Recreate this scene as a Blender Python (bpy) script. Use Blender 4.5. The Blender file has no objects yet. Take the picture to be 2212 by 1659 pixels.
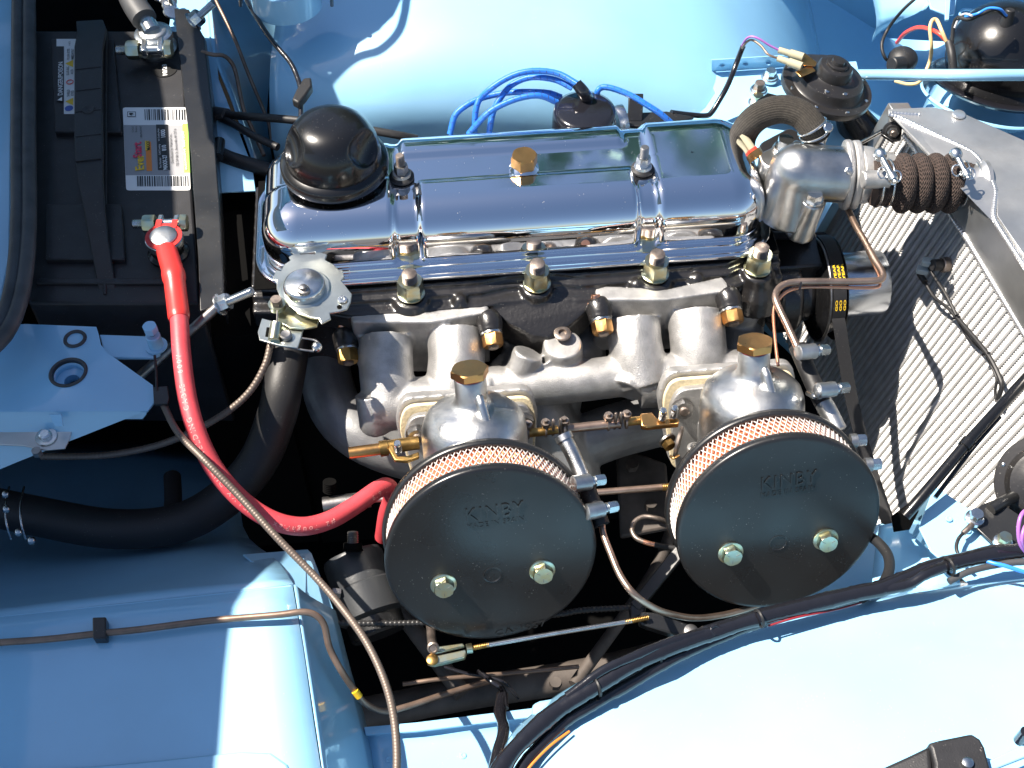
import bpy, bmesh, math, random
from mathutils import Vector, Matrix, noise
random.seed(7)
SC = bpy.context.scene
V = Vector
# ------------------------------------------------------------------ camera
F = 2670.0                      # focal length in pixels of a 2212 x 1659 picture
PITCH = math.radians(52)
CAM = V((0, -0.708, 0.906))
FWD = V((0, math.cos(PITCH), -math.sin(PITCH)))
UP = V((0, math.sin(PITCH), math.cos(PITCH)))
cd = bpy.data.cameras.new('camera'); cam = bpy.data.objects.new('camera', cd)
SC.collection.objects.link(cam)
cam.location = CAM
cam.rotation_euler = (math.radians(90) - PITCH, 0, 0)
cd.sensor_width = 36; cd.lens = F / 2212 * 36
cd.clip_start = 0.02; cd.clip_end = 500
SC.camera = cam
# ------------------------------------------------------------------ light
SUN = V((-0.54, 0.115, 0.834)).normalized()          # towards the sun
w = bpy.data.worlds.new('World'); SC.world = w; w.use_nodes = True
nt = w.node_tree
bg = nt.nodes['Background']; sky = nt.nodes.new('ShaderNodeTexSky')
sky.sky_type = 'NISHITA'; sky.sun_disc = False
sky.sun_elevation = math.asin(SUN.z)
sky.sun_rotation = math.atan2(SUN.x, SUN.y)
sky.air_density = 1.0; sky.dust_density = 0.8; sky.ozone_density = 1.6
nt.links.new(sky.outputs[0], bg.inputs[0]); bg.inputs[1].default_value = 0.056
sd = bpy.data.lights.new('sun', 'SUN'); sd.energy = 5.0; sd.angle = math.radians(0.5); sd.color = (1, 0.91, 0.80)
so = bpy.data.objects.new('sun', sd); SC.collection.objects.link(so)
so.rotation_euler = SUN.to_track_quat('Z', 'Y').to_euler()
SC.view_settings.view_transform = 'Standard'; SC.view_settings.look = 'None'
SC.view_settings.exposure = 1.3; SC.view_settings.gamma = 1
# ------------------------------------------------------------------ geometry helpers
def P(u, v, z):
    """the point at height z seen at (u, v) of the photograph (2212 px wide)"""
    d = FWD + V(((u - 1106) / F, 0, 0)) + UP * ((829.5 - v) / F)
    return CAM + d * ((z - CAM.z) / d.z)
def PY(u, v, y):
    d = FWD + V(((u - 1106) / F, 0, 0)) + UP * ((829.5 - v) / F)
    return CAM + d * ((y - CAM.y) / d.y)
def M(px, p):                   # pixels -> metres at point p
    return px * ((p - CAM).dot(FWD)) / F
YAW = math.radians(5.5)
EX = V((math.cos(YAW), math.sin(YAW), 0)); EY = V((-math.sin(YAW), math.cos(YAW), 0)); EZ = V((0, 0, 1))
TL = math.radians(22.5)
CA = (EY * math.sin(TL) + EZ * math.cos(TL))        # axis of the carburettor domes
CN = (-EY * math.cos(TL) + EZ * math.sin(TL))       # where the filter covers face
def cat(pts, k=8):
    pts = [V(p) for p in pts]
    if len(pts) < 3: return pts
    q = [pts[0] * 2 - pts[1]] + pts + [pts[-1] * 2 - pts[-2]]
    out = []
    for i in range(1, len(q) - 2):
        a, b, c, d = q[i-1:i+3]
        for j in range(k):
            t = j / k
            out.append(0.5 * ((2*b) + (c-a)*t + (2*a-5*b+4*c-d)*t*t + (3*b-a-3*c+d)*t**3))
    out.append(q[-2]); return out
def resample(pts, step):
    L = [0]
    for a, b in zip(pts, pts[1:]): L.append(L[-1] + (b-a).length)
    n = max(2, int(L[-1] / step)); out = []; j = 0
    for i in range(n + 1):
        s = L[-1] * i / n
        while j < len(L) - 2 and L[j+1] < s: j += 1
        t = (s - L[j]) / max(1e-9, L[j+1] - L[j]); out.append(pts[j].lerp(pts[j+1], min(1, t)))
    return out
def perp(a):
    a = a.normalized(); h = V((1, 0, 0)) if abs(a.x) < 0.9 else V((0, 1, 0))
    x = (h - a * h.dot(a)).normalized(); return x, a.cross(x)
def rpoly(pts, r, n=5):
    out = []
    for i in range(len(pts)):
        a, b, c = pts[i-1], pts[i], pts[(i+1) % len(pts)]
        ra = min(r, (a-b).length*.45); rc_ = min(r, (c-b).length*.45)
        d1 = (a-b).normalized()*ra; d2 = (c-b).normalized()*rc_
        for k in range(n+1):
            t = k/n; out.append(b + d1*(1-t)**2 + d2*t**2)
    return out
class B:
    def __init__(s): s.bm = bmesh.new()
    def loop(s, pts): return [s.bm.verts.new(p) for p in pts]
    def skin(s, rings, caps=True, closed=True):
        vs = [s.loop(r) for r in rings]
        for a, b in zip(vs, vs[1:]):
            n = len(a)
            for i in range(n if closed else n - 1):
                j = (i + 1) % n
                try: s.bm.faces.new((a[i], a[j], b[j], b[i]))
                except ValueError: pass
        if caps and closed:
            try: s.bm.faces.new(vs[0][::-1]); s.bm.faces.new(vs[-1])
            except ValueError: pass
        return s
    def tube(s, pts, r, n=12, caps=True, flat=1.0):
        rr = r if callable(r) else (lambda i, t: r)
        x, y = perp(pts[1] - pts[0]); rings = []; N = len(pts)
        for i, p in enumerate(pts):
            t = (pts[min(i+1, N-1)] - pts[max(i-1, 0)]).normalized()
            x = (x - t * x.dot(t)).normalized(); y = t.cross(x)
            q = rr(i, i / (N-1))
            rings.append([p + (x * math.cos(2*math.pi*k/n) + y * flat * math.sin(2*math.pi*k/n)) * q for k in range(n)])
        return s.skin(rings, caps)
    def lathe(s, o, ax, prof, n=32, x=None, caps=True, sx=1, sy=1):
        ax = ax.normalized()
        if x is None: x, y = perp(ax)
        else: x = (x - ax * x.dot(ax)).normalized(); y = ax.cross(x)
        return s.skin([[o + ax*h + (x*sx*math.cos(2*math.pi*k/n) + y*sy*math.sin(2*math.pi*k/n)) * max(r, 1e-5) for k in range(n)] for r, h in prof], caps)
    def cyl(s, a, b, r, r2=None, n=20):
        r2 = r if r2 is None else r2; c = min(r, (b-a).length) * 0.12
        L = (b-a).length
        return s.lathe(a, b-a, [(r-c, 0), (r, c), (r2, L-c), (r2-c, L)], n)
    def hexa(s, o, ax, r, h, x=None, rot=0):
        ax = ax.normalized(); x0 = x if x is not None else perp(ax)[0]
        x0 = Matrix.Rotation(rot, 3, ax) @ x0
        x0 = (x0 - ax * x0.dot(ax)).normalized(); y = ax.cross(x0); n = 24; rings = []
        for hh, k in ((0, 1), (h*.85, 1), (h, .9)):
            ring = []
            for i in range(n):
                a = 2*math.pi*i/n; m = (a % (math.pi/3)) - math.pi/6
                q = r * math.cos(math.pi/6) / math.cos(m)
                if k < 1: q = min(q, r * .9)
                ring.append(o + ax*hh + (x0*math.cos(a) + y*math.sin(a)) * q)
            rings.append(ring)
        return s.skin(rings)
    def prism(s, poly, vec):
        a = s.loop(poly); b = s.loop([p + vec for p in poly]); n = len(a)
        s.bm.faces.new(a[::-1]); s.bm.faces.new(b)
        for i in range(n): s.bm.faces.new((a[i], a[(i+1) % n], b[(i+1) % n], b[i]))
        return s
    def box(s, c, x, y, z):
        q = [c - x - y - z, c + x - y - z, c + x + y - z, c - x + y - z]
        return s.prism(q, z * 2)
    def grid(s, rows):
        return s.skin(rows, caps=False, closed=False)
    def ball(s, c, r, n=16, ax=None, k=1.0):
        m = n // 2
        return s.lathe(c, ax or EZ, [(r*math.sin(math.pi*i/m), -r*k*math.cos(math.pi*i/m)) for i in range(m + 1)], n)
TOPLOC = {}
def done(b, name, mat, parent=None, smooth=True, bevel=0, sharp=35, thick=0, cast=0, sub=0, kind=None, label=None):
    bm = b.bm if isinstance(b, B) else b
    bmesh.ops.remove_doubles(bm, verts=bm.verts, dist=1e-6)
    bmesh.ops.recalc_face_normals(bm, faces=bm.faces)
    if smooth:
        th = math.radians(sharp)
        for f in bm.faces: f.smooth = True
        for e in bm.edges:
            if len(e.link_faces) == 2 and e.calc_face_angle(0) > th: e.smooth = False
    c = V((0, 0, 0))
    for v in bm.verts: c += v.co
    c /= max(1, len(bm.verts))
    zmin = min(v.co.z for v in bm.verts) if parent is None else c.z
    c = V((c.x, c.y, zmin))
    bmesh.ops.translate(bm, verts=bm.verts, vec=-c)
    me = bpy.data.meshes.new(name); bm.to_mesh(me); bm.free()
    me.materials.append(mat)
    o = bpy.data.objects.new(name, me); SC.collection.objects.link(o)
    TOPLOC[o] = c
    if parent is not None:
        o.parent = parent; o.location = c - TOPLOC[parent]
    else: o.location = c
    if thick:
        m = o.modifiers.new('thick', 'SOLIDIFY'); m.thickness = thick; m.offset = -1
    if bevel:
        m = o.modifiers.new('bevel', 'BEVEL'); m.width = bevel; m.segments = 2; m.limit_method = 'ANGLE'; m.angle_limit = math.radians(38)
    if cast:
        m = o.modifiers.new('remesh', 'REMESH'); m.mode = 'VOXEL'; m.voxel_size = cast; m.use_smooth_shade = True
        m = o.modifiers.new('soft', 'SMOOTH'); m.iterations = 9; m.factor = .5
    if sub:
        m = o.modifiers.new('sub', 'SUBSURF'); m.levels = sub; m.render_levels = sub
    if kind: o['kind'] = kind
    if label: o['label'] = label
    return o
def thing(name, label, cat_, loc, group=None):
    o = bpy.data.objects.new(name, None); SC.collection.objects.link(o)
    o.empty_display_size = .01; o.location = loc; TOPLOC[o] = V(loc)
    o['label'] = label; o['category'] = cat_
    if group: o['group'] = group
    return o
def tag(o, label, cat_, group=None):
    o['label'] = label; o['category'] = cat_
    if group: o['group'] = group
    return o
def copy_tree(o, parent=None, loc=None, label=None):
    c = o.copy(); SC.collection.objects.link(c)
    if parent is not None: c.parent = parent
    if loc is not None: c.location = loc
    if label: c['label'] = label
    TOPLOC[c] = (TOPLOC[parent] if parent is not None else V((0, 0, 0))) + V(c.location)
    for ch in list(o.children): copy_tree(ch, c)
    return c
def panel(name, mat, parent, uvz, thick=.002, bevel=.0006, **k):
    pts = [P(*q) for q in uvz]
    n = (pts[1]-pts[0]).cross(pts[2]-pts[0]).normalized()
    # newell normal
    n = V((0, 0, 0))
    for a, b in zip(pts, pts[1:] + pts[:1]): n += V(((a.y-b.y)*(a.z+b.z), (a.z-b.z)*(a.x+b.x), (a.x-b.x)*(a.y+b.y)))
    n.normalize()
    if n.dot(CAM - pts[0]) < 0: n = -n
    return done(B().prism(pts, -n * thick), name, mat, parent, bevel=bevel, smooth=True, **k)
def cable(name, mat, parent, uvz, wpx, n=12, k=8, step=None, rib=None, **kw):
    """a round pipe through photo points; wpx is its width there in pixels"""
    pts = cat([P(*q) for q in uvz], k)
    ctr = pts[len(pts)//2]; r = M(wpx, ctr) / 2
    if rib:                     # rib = (pitch in m, depth as share of r, sharpness)
        pitch, dep = rib
        pts = resample(pts, pitch / 4)
        f = lambda i, t: r * (1 - dep * (0, .25, 1, .25)[i % 4])
        return done(B().tube(pts, f, n), name, mat, parent, sharp=60, **kw)
    if step: pts = resample(pts, step)
    return done(B().tube(pts, r, n), name, mat, parent, sharp=60, **kw)
def text(s, name, mat, parent, o, x, y, width=None, size=None, ext=.0002, spacing=1, label=None, bold=0):
    """flat or raised lettering; o = left end of the base line"""
    cu = bpy.data.curves.new('t', 'FONT'); cu.body = s; cu.size = 1; cu.extrude = 0; cu.space_character = spacing
    cu.resolution_u = 3
    if bold: cu.offset = bold
    ob = bpy.data.objects.new('t', cu); SC.collection.objects.link(ob)
    bpy.context.view_layer.update()
    me = bpy.data.meshes.new_from_object(ob.evaluated_get(bpy.context.evaluated_depsgraph_get()))
    bpy.data.objects.remove(ob); bpy.data.curves.remove(cu)
    xs = [v.co.x for v in me.vertices]; w0 = max(xs) - min(xs); x0 = min(xs)
    k = size if size else width / w0
    kx = width / w0 if width else k
    if not size: size = k
    x = x.normalized(); y = y.normalized(); n = x.cross(y)
    bm = bmesh.new(); bm.from_mesh(me); bpy.data.meshes.remove(me)
    bmesh.ops.remove_doubles(bm, verts=bm.verts, dist=1e-5)
    if ext > 0:
        r = bmesh.ops.extrude_face_region(bm, geom=bm.faces[:])
        for e in r['geom']:
            if isinstance(e, bmesh.types.BMVert): e.co.z += 1
    for v in bm.verts:
        p = v.co.copy(); v.co = o + x * ((p.x - x0) * kx) + y * (p.y * k) + n * (p.z * ext)
    return done(bm, name, mat, parent, smooth=False, label=label)
# ------------------------------------------------------------------ materials
MAT = {}
def mat(name, col, rough=.5, metal=0, coat=0, bump=0, bscale=400, var=0, vscale=60, spec=.5, dust=0, rvar=0, crough=.04, streak=None, col2=None):
    m = bpy.data.materials.new(name); m.use_nodes = True; t = m.node_tree; N = t.nodes; Lk = t.links
    p = N['Principled BSDF']
    p.inputs['Base Color'].default_value = (*col, 1); p.inputs['Roughness'].default_value = rough
    p.inputs['Metallic'].default_value = metal; p.inputs['Coat Weight'].default_value = coat
    p.inputs['Coat Roughness'].default_value = crough; p.inputs['Specular IOR Level'].default_value = spec
    tc = N.new('ShaderNodeTexCoord'); crd = N.new('ShaderNodeNewGeometry').outputs['Position']
    def nz(sc, det=3, vec=None):
        q = N.new('ShaderNodeTexNoise'); q.inputs['Scale'].default_value = sc; q.inputs['Detail'].default_value = det
        Lk.new(vec or crd, q.inputs['Vector']); return q.outputs['Fac']
    def ramp(f, a, b, c0, c1):
        r = N.new('ShaderNodeMapRange'); r.inputs[1].default_value = a; r.inputs[2].default_value = b
        r.inputs[3].default_value = c0; r.inputs[4].default_value = c1; Lk.new(f, r.inputs[0]); return r.outputs[0]
    cur = None
    if var or col2:
        mx = N.new('ShaderNodeMix'); mx.data_type = 'RGBA'
        mx.inputs[6].default_value = (*[c * (1 - var) for c in col], 1)
        mx.inputs[7].default_value = (*(col2 if col2 else [min(1, c * (1 + var)) for c in col]), 1)
        Lk.new(ramp(nz(vscale, 5), .38, .62, 0, 1), mx.inputs[0]); cur = mx.outputs[2]
    if dust:
        mx = N.new('ShaderNodeMix'); mx.data_type = 'RGBA'
        vo = N.new('ShaderNodeTexVoronoi'); vo.inputs['Scale'].default_value = 330; Lk.new(crd, vo.inputs['Vector'])
        a = ramp(vo.outputs['Distance'], .10, .16, 1, 0)
        mm = N.new('ShaderNodeMath'); mm.operation = 'MULTIPLY'; Lk.new(a, mm.inputs[0])
        Lk.new(ramp(nz(70, 4), .5, .68, 0, dust), mm.inputs[1])
        Lk.new(mm.outputs[0], mx.inputs[0]); mx.inputs[6].default_value = (*col, 1); mx.inputs[7].default_value = (.55, .52, .48, 1)
        if cur: Lk.new(cur, mx.inputs[6])
        cur = mx.outputs[2]
        rr = N.new('ShaderNodeMix'); Lk.new(mm.outputs[0], rr.inputs[0]); rr.inputs[2].default_value = rough; rr.inputs[3].default_value = .7
        if rvar: Lk.new(ramp(nz(vscale * .6, 6), .35, .68, max(.02, rough - rvar), rough + rvar), rr.inputs[2])
        Lk.new(rr.outputs[0], p.inputs['Roughness'])
    if cur: Lk.new(cur, p.inputs['Base Color'])
    if rvar and not dust:
        Lk.new(ramp(nz(vscale * .7, 6), .3, .7, max(.02, rough - rvar), rough + rvar), p.inputs['Roughness'])
    if bump:
        b = N.new('ShaderNodeBump'); b.inputs['Strength'].default_value = bump; b.inputs['Distance'].default_value = .0006
        Lk.new(nz(bscale, 4), b.inputs['Height']); Lk.new(b.outputs[0], p.inputs['Normal'])
        if coat: Lk.new(b.outputs[0], p.inputs['Coat Normal'])
    MAT[name] = m; return m
PAINT = mat('light_blue_paint', (.275, .555, .785), .35, 0, 1, bump=.09, bscale=70, var=.06, vscale=6, dust=.45, crough=.05)
CHROME = mat('chrome', (.90, .91, .94), .05, 1, bump=.022, bscale=45, dust=.7, rvar=.04, vscale=30)
CAST = mat('cast_aluminium', (.43, .425, .415), .46, .72, bump=.7, bscale=1000, var=.14, vscale=70, rvar=.08)
CASTG = mat('painted_grey_casting', (.30, .305, .31), .45, .55, bump=.6, bscale=900, var=.15, vscale=30, rvar=.08)
POLI = mat('polished_aluminium', (.54, .545, .54), .37, 1, bump=.30, bscale=600, var=.16, vscale=45, rvar=.13)
BRUSH = mat('sheet_aluminium', (.60, .60, .59), .38, .9, bump=.10, bscale=260, var=.08, vscale=25, rvar=.08)
WELD = mat('weld_aluminium', (.80, .80, .80), .28, .9, bump=.1, bscale=300)
FIN = mat('radiator_fin', (.53, .53, .525), .45, .5, bump=.15, bscale=600, var=.06)
BLACK = mat('black_enamel', (.006, .006, .0065), .27, 0, .5, bump=.08, bscale=260, dust=.12, crough=.10, spec=.4)
HORNM = mat('horn_black_paint', (.016, .015, .015), .38, 0, .25, bump=.15, bscale=300, dust=.4, crough=.2)
BLKCAST = mat('black_painted_casting', (.014, .013, .013), .32, 0, .5, bump=.6, bscale=250, dust=.35, crough=.15)
SATIN = mat('satin_black_plate', (.0105, .0110, .0120), .36, 0, .35, bump=.10, bscale=420, dust=.35, crough=.27, spec=.45, rvar=.13, vscale=22)
PLAST = mat('black_plastic', (.018, .018, .020), .48, 0, 0, bump=.30, bscale=900, var=.15, dust=.3)
RUBBER = mat('black_rubber', (.014, .014, .015), .52, 0, 0, bump=.2, bscale=400, dust=.25)
SEALM = mat('grey_rubber_seal', (.05, .052, .056), .55, 0, 0, bump=.25, bscale=150, var=.25, vscale=30)
DARK = mat('shade_and_oily_metal', (.006, .006, .006), .95, 0, 0, bump=.3, bscale=120, spec=0)  # near-black without gloss: paints unlit depth as well as oily metal
ZINC = mat('zinc_plated_steel', (.66, .68, .68), .26, 1, bump=.1, bscale=500, var=.12, vscale=90)
PZINC = mat('pale_green_zinc', (.60, .63, .58), .30, 1, bump=.1, bscale=500, var=.08, vscale=60)
YZINC = mat('yellow_passivated_steel', (.62, .56, .33), .28, 1, bump=.1, bscale=500, col2=(.55, .62, .52), vscale=110)
BRASS = mat('brass', (.66, .36, .13), .30, 1, bump=.12, bscale=350, var=.04, vscale=120, rvar=.03)
BRASSD = mat('tarnished_shaded_brass', (.44, .27, .09), .38, 1, bump=.3, bscale=300, var=.3, vscale=80)  # tarnished fittings, and the shaded tone of one clamp nut
COPPER = mat('copper_nickel_pipe', (.42, .30, .23), .34, .9, bump=.15, bscale=250, var=.2, vscale=50)
COPPB = mat('bright_copper', (.80, .40, .25), .28, 1, bump=.1, bscale=250)
STEEL = mat('dull_steel', (.34, .33, .32), .38, 1, bump=.2, bscale=350, var=.2, vscale=90)
RUSTY = mat('browned_steel', (.27, .225, .195), .45, .9, bump=.3, bscale=350, var=.3, vscale=90)
PIPEB = mat('brown_brake_pipe', (.24, .17, .13), .42, .6, bump=.15, bscale=250, var=.15, vscale=60)
CONDUIT = mat('steel_conduit', (.15, .12, .10), .5, .5, bump=.1)
CONDB = mat('black_conduit', (.03, .03, .03), .35, .2)
RED = mat('red_cable_rubber', (.52, .055, .070), .50, 0, 0, bump=.2, bscale=300, dust=.3, var=.10, vscale=40, spec=.5)
REDS = mat('red_heatshrink', (.60, .035, .03), .36, 0, .15, bump=.05)
BLUEW = mat('blue_plug_lead', (.02, .16, .62), .35, 0, .2, bump=.1)
ORANGE = mat('orange_filter_paper', (.62, .25, .13), .8, 0, 0, bump=.3, var=.2, vscale=200)
WIREM = mat('mesh_wire', (.80, .78, .76), .32, .35)
WHITE = mat('white_label', (.80, .80, .79), .4)
GREYL = mat('grey_label_print', (.30, .30, .31), .4)
GREEN = mat('green_label_print', (.30, .60, .10), .4)
INK = mat('black_print', (.015, .015, .015), .4)
YEL = mat('yellow_print', (.85, .55, .02), .45)
ORG = mat('orange_print', (.75, .22, .03), .45)
PINK = mat('pink_red_print', (.75, .03, .10), .45)
BLUP = mat('blue_print', (.05, .12, .45), .45)
BRAID = mat('braided_hose', (.060, .052, .042), .65, 0, 0, var=.2, vscale=300)
KNIT = mat('knitted_brown_cover', (.050, .033, .027), .85, 0, 0, var=.2, vscale=250)
GASK = mat('fibre_gasket', (.66, .56, .36), .85, 0, 0, bump=.7, bscale=500, var=.12, vscale=300)
TAPE = mat('glossy_black_tape', (.010, .010, .013), .16, 0, .6, bump=.5, bscale=120)
PURPLE = mat('purple_wire', (.34, .13, .42), .35)
YELW = mat('cream_wire', (.68, .50, .24), .4)
REDW = mat('red_wire', (.75, .06, .04), .35)
LTBLUE = mat('blue_wire', (.04, .25, .80), .3)
def weave(m, su, sv, strength, dark):
    t = m.node_tree; N = t.nodes; Lk = t.links; p = N['Principled BSDF']
    uv = N.new('ShaderNodeUVMap'); sp = N.new('ShaderNodeSeparateXYZ'); Lk.new(uv.outputs[0], sp.inputs[0])
    def sn(o, k):
        a = N.new('ShaderNodeMath'); a.operation = 'MULTIPLY'; a.inputs[1].default_value = k; Lk.new(o, a.inputs[0])
        b = N.new('ShaderNodeMath'); b.operation = 'SINE'; Lk.new(a.outputs[0], b.inputs[0]); return b.outputs[0]
    a, b = sn(sp.outputs[0], su), sn(sp.outputs[1], sv)
    mu = N.new('ShaderNodeMath'); mu.operation = 'MULTIPLY_ADD'; Lk.new(a, mu.inputs[0]); Lk.new(b, mu.inputs[1]); mu.inputs[2].default_value = 0
    ad = N.new('ShaderNodeMath'); ad.operation = 'MULTIPLY_ADD'; Lk.new(b if sv < su else a, ad.inputs[0]); ad.inputs[1].default_value = .6; Lk.new(mu.outputs[0], ad.inputs[2])
    bu = N.new('ShaderNodeBump'); bu.inputs['Strength'].default_value = strength; bu.inputs['Distance'].default_value = .0008
    Lk.new(ad.outputs[0], bu.inputs['Height']); Lk.new(bu.outputs[0], p.inputs['Normal'])
    mr = N.new('ShaderNodeMapRange'); mr.inputs[1].default_value = -1; mr.inputs[2].default_value = 1; mr.inputs[3].default_value = dark; mr.inputs[4].default_value = 1.25
    Lk.new(ad.outputs[0], mr.inputs[0])
    src = p.inputs['Base Color'].links[0].from_socket
    mx = N.new('ShaderNodeVectorMath'); mx.operation = 'SCALE'; Lk.new(src, mx.inputs[0]); Lk.new(mr.outputs[0], mx.inputs['Scale']); Lk.new(mx.outputs[0], p.inputs['Base Color'])
weave(BRAID, 6.2832/1.0, 6.2832/2.0, .9, .45)
weave(KNIT, 6.2832/4.0, 6.2832/3.0, 1.0, .5)
def tube_uv(o, n):
    me = o.data; uvl = me.uv_layers.new(name='UVMap')
    for f in me.polygons:
        ks = [v % n for v in f.vertices]; wrap = (0 in ks and n-1 in ks)
        for li, v in zip(f.loop_indices, f.vertices):
            k = v % n
            uvl.data[li].uv = (v // n, n if (wrap and k == 0) else k)
GROUND = mat('asphalt', (.05, .05, .05), .9, 0, 0, bump=.5, bscale=40)
GRASS = mat('grass_green', (.06, .16, .02), .8, 0, 0, col2=(.20, .22, .02), vscale=20)
CLEAR = mat('yellowed_plastic_sleeve', (.42, .39, .27), .2)
# ================================================================== setting
g = B(); g.prism([V((-60, -60, -.86)), V((60, -60, -.86)), V((60, 60, -.86)), V((-60, 60, -.86))], V((0, 0, -.01)))
o = done(g, 'ground', GROUND); o['kind'] = 'structure'; del g
# ================================================================== car body
car = thing('blue_car', 'light blue car bodywork round the open engine bay, wings, wheel arch and shelves', 'car', (0, 0, -.6))
def surf(name, mt, par, rows, k=6, thick=.0015, **kw):
    """curved sheet through a net of photo points (each row left to right)"""
    R = [cat([P(*q) for q in r], k) for r in rows]
    cols = [cat([r[i] for r in R], k) for i in range(len(R[0]))]
    return done(B().grid(cols), name, mt, par, thick=thick, sharp=50, **kw)
# far wheel arch: barrel lying along the car's cross direction
def arch_z(x, y):
    q = (x + .06) / .56
    z = .085 - .56 * (1 - math.sqrt(max(0.02, 1 - q * q))) + .10 * max(0, y - .46)
    e = min(.0999, max(0, .46 - y))
    return z - .9 * (.10 - math.sqrt(.01 - e * e))
rows = []
for j in range(-3, 40):
    y = .3601 + (.10 * (1 - math.cos(j/16*math.pi/2)) if j <= 16 else .10 + .42 * (j-16)/23)
    if j < 0: y = .36
    rows.append([V((x, y, arch_z(x, y) - (.002 + .06*-j if j < 0 else 0))) for x in [(-.27 + .71 * i / 50) for i in range(51)]])
rows_arch = rows
done(B().grid(rows), 'wheel_arch', PAINT, car, thick=.0015)
# panel left of the arch, falling into the bay
def wl(u, v, z): return (u, v, z)
surf('inner_wing_panel', PAINT, car, [
    [(440, -60, .0), (520, -60, -.06), (600, -60, -.10), (700, -60, -.10), (800, -60, -.08)],
    [(455, 100, .0), (530, 90, -.07), (610, 80, -.12), (700, 80, -.12), (800, 80, -.12)],
    [(500, 220, -.01), (560, 220, -.10), (630, 220, -.15), (710, 220, -.16), (800, 220, -.17)],
    [(545, 350, -.02), (600, 350, -.14), (660, 350, -.2), (730, 350, -.2), (800, 350, -.22)]])
panel('battery_shelf', PAINT, car, [(380, -60, -.001), (450, -60, -.001), (472, 170, -.001), (545, 360, -.001), (552, 412, -.001), (400, 418, -.001), (360, 100, -.001)])
# cowl strip far left with the rubber seal next to it
panel('cowl_edge', PAINT, car, [(-700, -80, .05), (32, -80, .05), (30, 200, .05), (28, 450, .05), (26, 560, .05), (8, 640, .05), (-30, 700, .05), (-120, 740, .05), (-700, 780, .05)], thick=.03, bevel=.004)
# bonnet catch plate and its arm
pz = .022
catch = thing('bonnet_catch_plate', 'blue bonnet catch plate with a round striker hole, below the rubber seal', 'catch plate', P(100, 830, pz))
cp = [(-60, 702), (60, 700), (208, 706), (213, 722), (218, 745), (232, 762), (330, 832), (333, 858), (330, 884), (318, 888), (-60, 888)]
pts = [P(u, v, pz) for u, v in cp]
# plate with hole: ring grid between outline and the hole
hc = P(148, 806, pz); hr = M(34, hc)
def plate_hole(name, outline, hc, hr, mt, par, th, n=64):
    bm = bmesh.new()
    c = hc; ang = [2*math.pi*i/n for i in range(n)]
    inner = [c + V((math.cos(a)*hr, math.sin(a)*hr, 0)) for a in ang]
    outer = []
    m = len(outline)
    for a in ang:
        d = V((math.cos(a), math.sin(a))); best = None
        for i in range(m):
            p, q = outline[i], outline[(i+1) % m]
            e = V((q.x-p.x, q.y-p.y)); wv = V((p.x-c.x, p.y-c.y)); den = d.x*e.y - d.y*e.x
            if abs(den) < 1e-12: continue
            t = (wv.x*e.y - wv.y*e.x) / den; s = (wv.x*d.y - wv.y*d.x) / den
            if t > 0 and -1e-6 <= s <= 1+1e-6: best = t if best is None else min(best, t)
        outer.append(c + V((d.x, d.y, 0)) * (best or hr * 1.2))
    # snap nearest ray to each corner
    for p in outline:
        i = min(range(n), key=lambda i: abs(math.remainder(math.atan2(p.y-c.y, p.x-c.x) - ang[i], 2*math.pi)))
        outer[i] = p.copy()
    vi = [[bm.verts.new(p + V((0, 0, dz))) for p in r] for r, dz in ((inner, -th*3), (inner, -.001), ([c+(p-c)*1.12 for p in inner], .0012), ([c+(p-c)*1.3 for p in inner], 0), (outer, 0), (outer, -th))]
    for a, b in zip(vi, vi[1:]):
        for i in range(n):
            j = (i+1) % n; bm.faces.new((a[i], a[j], b[j], b[i]))
    return done(bm, name, mt, par, sharp=40)
plate_hole('plate', pts, hc, hr, PAINT, catch, .002)
done(B().lathe(hc + V((0, 0, -.012)), EZ, [(hr*.98, .010), (hr*.98, .002), (hr*.55, 0), (hr*.52, -.006), (hr*.5, -.02)], 40, caps=False), 'hole_cup', PAINT, catch, thick=.001)
done(B().lathe(hc + V((0, 0, -.020)), EZ, [(hr*.98, 0), (hr*.98, -.001)], 30), 'hole_bottom', DARK, catch)
done(B().lathe(hc + V((0, 0, .0)), EZ, [(hr*1.22, .0012), (hr*1.12, .0026), (hr*1.0, .0020), (hr*.97, -.004)], 48, caps=False), 'hole_rim', SEALM, catch, thick=.0006)
c = P(162, 732, pz + .0005)
done(B().tube([c + V((math.cos(a)*M(21, c), math.sin(a)*M(21, c), 0)) for a in [i*math.pi/18 for i in range(37)]], M(4, c), 8, caps=False), 'rubber_ring', SEALM, catch)
panel('fold_flange', PAINT, catch, [(-60, 889, pz), (318, 888, pz), (316, 896, .016), (308, 906, .010), (255, 906, .004), (238, 912, .003), (140, 955, -.008), (-60, 1040, -.02)], thick=.002)
panel('arm', PAINT, catch, [(214, 722, .018), (330, 726, .018), (344, 736, .018), (350, 750, .018), (344, 765, .018), (330, 772, .018), (228, 772, .018)], thick=.004, bevel=.001)
c = P(338, 748, .019); pn = B(); pn.cyl(c, c + V((0, 0, .016)), M(16, c)); pn.lathe(c, EZ, [(M(24, c), 0), (M(24, c), .0015)], 24)
done(pn, 'pivot_bush', PAINT, catch)
c2 = c + V((0, 0, .022)); done(B().cyl(c + V((0, 0, .016)), c2, M(6, c)), 'pin', ZINC, catch)
done(B().hexa(c2, EZ, M(16, c), .007), 'pin_head', PAINT, catch)
lv = thing('catch_lever', 'dull grey latch lever bolted under the bonnet catch plate', 'lever', P(80, 945, .01))
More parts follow.
